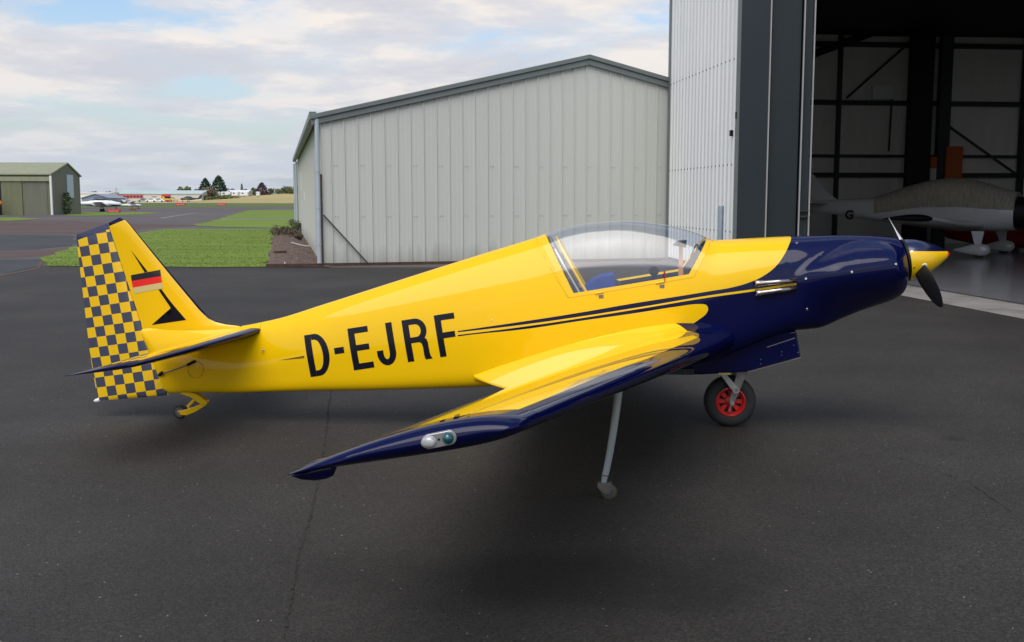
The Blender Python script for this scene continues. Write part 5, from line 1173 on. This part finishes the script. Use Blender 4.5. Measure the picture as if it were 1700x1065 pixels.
treeline('woodland', 'low scrub along the foot of the stubble field left of the conifers', 325, 405, 325, 333, 436, 'olive leaf', 4)
# ---- far buildings
t, w, ze, zr = wbox('long_building', 'long red and white building with pale green roof on the far side of the airfield', 'building', 201, 338, 316.0, 430, 16, 'pale wall', 'pale roof', eave=321.5)
mb = MB(); mb.box((.5,-.12,ze-1.7),(w*.30,-.02,ze-.3)); mb.build('red_fascia', mat('sun faded red sheet', (.58,.13,.13), .6), t)
for k in range(7): mb = MB(); x_ = .8+k*w*.04; mb.box((x_,-.18,ze-1.4),(x_+w*.025,-.13,ze-.8)); mb.build('window', 'dark glass', t)
mb = MB(); mb.box((w*.52,-.1,0.0),(w*.63,-.02,2.1)); mb.build('doorway', 'black', t)
mb = MB(); mb.box((w*.52,-.14,2.1),(w*.63,-.02,2.9)); mb.build('door_canopy', 'red roof', t)
mb = MB(); mb.prism([V(w*.03,-.13,1.0),V(w*.09,-.13,2.0),V(w*.10,-.13,1.4),V(w*.05,-.13,.6)], V(0,.1,0)); mb.box((w*.105,-.13,1.3),(w*.125,-.03,2.3)); mb.build('wall_emblem', 'red roof', t)
mb = MB(); mb.box((w*.40,-.1,1.9),(w*.46,-.02,2.3)); mb.build('wall_sign', mat('faded red', (.5,.25,.25), .6), t)
t, w, ze, zr = wbox('white_shed', 'long low white shed behind the grey gabled shed', 'building', 120, 185, 319.3, 420, 12, 'white', 'pale wall', eave=321)
t = thing('gabled_shed', 'blue grey gabled shed between the olive hangar and the red and white building', 'building', at_(140, 340)); w = at_(186,340).x-at_(140,340).x; zr = pz(322.5,340); ze = pz(328.5,340)
mb = MB(); mb.prism([V(0,0,0),V(w,0,0),V(w,0,ze),V(w*.5,0,zr),V(0,0,ze)], V(0,14,0)); mb.build('wall', 'blue grey', t)
mb = MB(); mb.prism([V(-.3,-.3,ze-.1),V(w*.5,-.3,zr+.05),V(w*.5,-.3,zr+.25),V(-.3,-.3,ze+.1)], V(0,14.6,0)); mb.prism([V(w+.3,-.3,ze-.1),V(w*.5,-.3,zr+.05),V(w*.5,-.3,zr+.25),V(w+.3,-.3,ze+.1)], V(0,14.6,0)); mb.build('roof', 'blue grey', t)
mb = MB(); mb.box((w*.45,-.08,.9),(w*.62,-.01,1.8)); mb.build('window', mat('blue panel', (.06,.12,.35), .4), t)
t, w, ze, zr = wbox('small_shed', 'little white shed left of the red and white building', 'building', 188, 203, 325.5, 400, 5, 'pale wall', 'pale roof', eave=327.5)
t, w, ze, zr = wbox('white_bungalow', 'long white roofed building behind the caravans on the rise', 'building', 378, 415, 315.5, 470, 9, 'pale wall', 'white', eave=318.5, base=pz(325,470))
for i, (a, b) in enumerate(((361,367),(370,385),(388,398),(402,414),(428,433))):
    Y = 445; b0_ = pz(325.8, Y); t = thing('caravan', ['small white caravan at the left end of the row right of the conifers','longest white caravan second in the row right of the conifers','white caravan in the middle of the row on the rise','white caravan at the right end of the close row','small lone white caravan in front of the purple tree'][i], 'caravan', at_(a, Y, b0_), 0, 'white caravans on the rise')
    w = at_(b,Y).x-at_(a,Y).x; h = 2.0; mb = MB(); mb.prism([V(0,0,.35),V(w,0,.35),V(w*1.0,0,h*.9),V(w*.93,0,h),V(w*.07,0,h),V(0,0,h*.85)], V(0,2.2,0)); mb.build('body', 'white', t, bevel=.08)
    mb = MB(); mb.box((w*.2,-.03,1.1),(w*.45,.01,1.6)); mb.build('window', 'dark glass', t); mb = MB(); mb.lathe([(-.1,0),(-.1,.32),(.1,.32),(.1,0)], V(w*.5,.2,.32), V(0,1,0), 12); mb.build('wheel', 'rubber', t)
# ---- cars by the far buildings
def car(px, Y, m, label, L=4.2, group='cars parked by the far buildings'):
    t = thing('parked_car', label, 'car', at_(px, Y), 0, group); mb = MB()
    pr = [(0,.45),(.05,.75),(.9,.9),(1.4,1.4),(2.7,1.45),(3.4,.98),(4.1,.85),(4.2,.45)]; mb.prism([V(x*L/4.2,0,z) for x, z in pr]+[V(L,0,.25),V(0,0,.25)], V(0,1.7,0)); mb.build('body', m, t, bevel=.06)
    mb = MB(); mb.prism([V(1.1,-.012,.95),V(1.48,-.012,1.32),V(2.6,-.012,1.36),V(3.1,-.012,1.0)], V(0,1.724,0)); mb.build('window', 'dark glass', t)
    for x in (.8, 3.3):
        mb = MB(); mb.lathe([(-.05,0),(-.05,.32),(.2,.32),(.2,0)], V(x,0,.32), V(0,1,0), 14); mb.build('wheel', 'rubber', t)
for px, Y, m, lb in ((165,345,'white','white car before the grey gabled shed'),(190,350,'white','white car parked at the foot of the small shed'),(197,352,'blue grey','blue grey car beside the white one near the small shed'),(232,400,'galv','silver car left of centre before the red and white building'),(245,395,'white','white car before the middle of the red and white building'),(258,398,'white','second white car right of the middle before the red and white building'),(268,400,'red','red car just left of the dark doorway of the red and white building')): car(px, Y, m, lb)
# ---- parked aircraft on the taxiway
def plane(name, label, pos, hd, high, body, accent, sc=1.0, group='light aircraft parked across the airfield'):
    t = thing(name, label, 'aircraft', pos, hd, group); t.scale = (sc, sc, sc)
    loft('fuselage', [(-4.6,1.25,.08,.04),(-3.6,1.15,.18,.14),(-2.2,1.10,.32,.32),(-1.2,1.15,.50,.48),(.4,1.15,.50,.52),(1.2,1.05,.36,.46),(1.9,1.0,.28,.38),(2.1,1.0,.12,.15)], body, t, 16)
    mb = MB(); mb.prism([V(-4.62,-.02,.98),V(-2.2,-.30,.84),V(.8,-.5,.74),V(2.0,-.36,.78),V(2.0,-.36,.96),V(.8,-.53,.98),V(-2.2,-.33,1.0)], V(0,-.02,0)); mb.build('belly_stripe', accent, t)
    loft('cabin_glass', [(-1.6,1.55,.10,.25),(-1.0,1.68,.22,.40),(.0,1.70,.24,.42),(.7,1.5,.12,.35)], 'dark glass', t, 14)
    surf('fin', [(V(-3.4,0,1.25),V(-4.6,0,1.2),.06),(V(-4.3,0,2.35),V(-4.9,0,2.35),.06)], [accent, accent], t, tdir=V(0,1,0))
    for sg in (-1, 1):
        z = 2.05 if high else .82
        surf('wing', [(V(.4,sg*(.1 if high else .4),z),V(-1.15,sg*(.1 if high else .4),z),.13),(V(.3,sg*4.9,z+(.12 if high else .45)),V(-.95,sg*4.9,z+(.12 if high else .45)),.11)], ['white', accent], t)
        surf('tailplane', [(V(-3.9,sg*.05,1.3),V(-4.7,sg*.05,1.3),.07),(V(-4.0,sg*1.5,1.3),V(-4.65,sg*1.5,1.3),.06)], [body, body], t)
    for x, y in ((1.4,0),(-.4,-1.2),(-.4,1.2)):
        mb = MB(); mb.tube([V(x,y*.8,.85),V(x,y,.2)], .05, 8); mb.lathe([(-.08,0),(-.08,.2),(.08,.2),(.08,0)], V(x,y,.2), V(0,1,0), 14); mb.build('wheel', 'rubber', t)
    return t
plane('parked_aircraft', 'white and blue low wing aircraft beside the olive hangar, red box under its nose', gp(175,351), R(14), False, 'white', mat('dark blue paint', (.02,.025,.08), .4), .85)
plane('parked_aircraft', 'white high wing aircraft on the taxiway right of the low wing one', gp(222,346.5), R(25), True, 'white', mat('maroon paint', (.10,.03,.05), .4), .5)
t = plane('parked_aircraft', 'aircraft with a red topped tail fin just showing past the olive hangar', gp(116,343.5), R(10), False, 'white', 'red', 1.0)
t = plane('parked_aircraft', 'white aircraft with blue topped tail showing past the corner of the grey hangar', gp(560,347), R(8), True, 'white', mat('bright blue paint', (.02,.12,.5), .4), 1.05)
plane('parked_aircraft', 'dark grey aircraft before the right end of the red and white building', at_(314, 395), R(185), False, 'dark steel', 'dark steel', 1.15, 'aircraft before the red and white building')
plane('parked_aircraft', 'yellow aircraft before the doorway of the red and white building', at_(292, 390), R(-5), False, mat('straw yellow paint', (.6,.42,.10), .5), 'yellow', .9, 'aircraft before the red and white building')
# red fuel box, brown box, runway signs
def sbox(name, label, cat, px0, px1, y0, y1, m, m2, group=None):
    P = gp(px0, y1); P.z = 0; Y = P.y; w = (px1-px0)/FPX*Y; h = (y1-y0)/FPX*Y
    t = thing(name, label, cat, P, 0, group); mb = MB(); mb.box((0,0,.08),(w,.35,h)); mb.build('panel', m, t, bevel=.02)
    mb = MB()
    for x in (.1*w, .9*w): mb.tube([V(x,.17,-.01),V(x,.17,.1)], .04, 8)
    mb.build('foot', 'dark steel', t)
    mb = MB(); mb.box((w*.12,-.01,h*.35),(w*.6,.0-.002,h*.62)); mb.box((w*.66,-.01,h*.35),(w*.88,-.002,h*.62)); mb.build('marking', m2, t); return t
faint = mat('faded pink lettering', (.55,.25,.25), .6); M_['faint'] = faint
sbox('equipment_box', 'long low red box standing on the taxiway under the parked low wing aircraft', 'box', 178, 199, 347, 353, 'red roof', 'faint')
sbox('equipment_box', 'small orange brown box under the high wing aircraft', 'box', 216, 225, 344.5, 349, mat('orange brown board', (.30,.14,.03), .7), mat('dark brown', (.05,.03,.02), .7))
sbox('taxiway_sign', 'left red and black taxiway sign near the dark aircraft across the airfield', 'sign', 291, 308, 336.5, 341, 'red roof', 'faint', 'red taxiway signs')
sbox('taxiway_sign', 'right red and black taxiway sign below the conifers', 'sign', 360, 375, 336.5, 341, 'red roof', 'faint', 'red taxiway signs')
# pylon on the horizon
t = thing('lattice_pylon', 'thin pale electricity pylon on the horizon left of the red and white building', 'pylon', at_(198, 1100)); mb = MB(); h = pz(311.5, 1100)
for sx in (-1, 1): mb.bar(V(sx*1.6,0,0), V(sx*.3,0,h), .35)
for k in range(6): mb.bar(V(-1.6+1.3*k/6,0,h*k/6), V(1.6-1.3*(k+1)/6,0,h*(k+1)/6), .25)
for z in (.75,.88): mb.bar(V(-3,0,h*z), V(3,0,h*z), .3)
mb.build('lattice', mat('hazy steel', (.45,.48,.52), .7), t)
# shrubs and dead bits at the gravel bed
for i, (px, py, w_, h_, mm_) in enumerate([(463,391,.8,.45,'shrub leaf'),(472,390,.6,.45,'green leaf'),(481,393,.7,.40,'shrub leaf'),(489,386,.8,.62,'shrub leaf'),(499,387,.7,.62,'green leaf'),(497,400,.4,.3,'shrub leaf')]):
    P = gp(px, py); foliage('shrub', ['low brownish shrub at the left end of the gravel bed','small green shrub second from the left on the gravel bed','dry olive shrub in front of the middle of the gravel bed planting','tall dry brownish shrub before the downpipe of the grey hangar','tall green shrub against the side wall of the grey hangar','smallest dry shrub on the gravel nearest the camera'][i], 'shrub', P, w_, h_, 'round', mm_, 60+i, 420, .035, 'shrubs on the gravel bed', .05)
foliage('wall_plant', 'dark climbing plant growing up the gable wall of the olive hangar', 'plant', GO+gd*GL*.42+ng*.25, 1.1, 2.1, 'column', 'green leaf', 77, 500, .12)
mb = MB(); P = [gp(484,405), gp(495,408), gp(506,410.5), gp(516,411)]; mb.tube([p_+V(0,0,.05) for p_ in P], .03, 8); o = mb.build('hose', 'plastic', smooth=True); tag(o, 'pale old hose lying on the gravel bed by the grey hangar wall', 'hose')
mb = MB(); mb.bar(gp(455,421)+V(0,0,.05), gp(475,420.5)+V(0,0,.05), .10, .06); o = mb.build('plank', 'rust'); tag(o, 'dark weathered plank lying on the gravel bed', 'plank')
mb = MB(); P = gp(473,443); mb.tube([P, P+V(0,0,.12)], .012, 8); o = mb.build('marker_peg', 'white'); tag(o, 'small white marker peg at the front edge of the gravel bed', 'peg')
rnd = random.Random(9); mb = MB(); poly = [(447,441),(449,425),(456,385),(500,382),(530,440)]
for k in range(2600):
    v = rnd.random(); py = 383+58*v; l = 455-9*v; r_ = 497+38*v; p_ = gp(rnd.uniform(l, r_), py); s_ = rnd.uniform(.012,.035); 
    a = rnd.random()*6.28; mb.add([p_+V(cos(a+q)*s_, sin(a+q)*s_, .018) for q in (0,2.1,4.2)]+[p_+V(0,0,.018+s_*.8)], [(0,1,3),(1,2,3),(2,0,3)])
mb.build('gravel_stones', mat('brown stones', (.15,.11,.09), .9, var=.5, vscale=5), kind='stuff', label='loose brown stones scattered over the gravel bed', category='gravel')
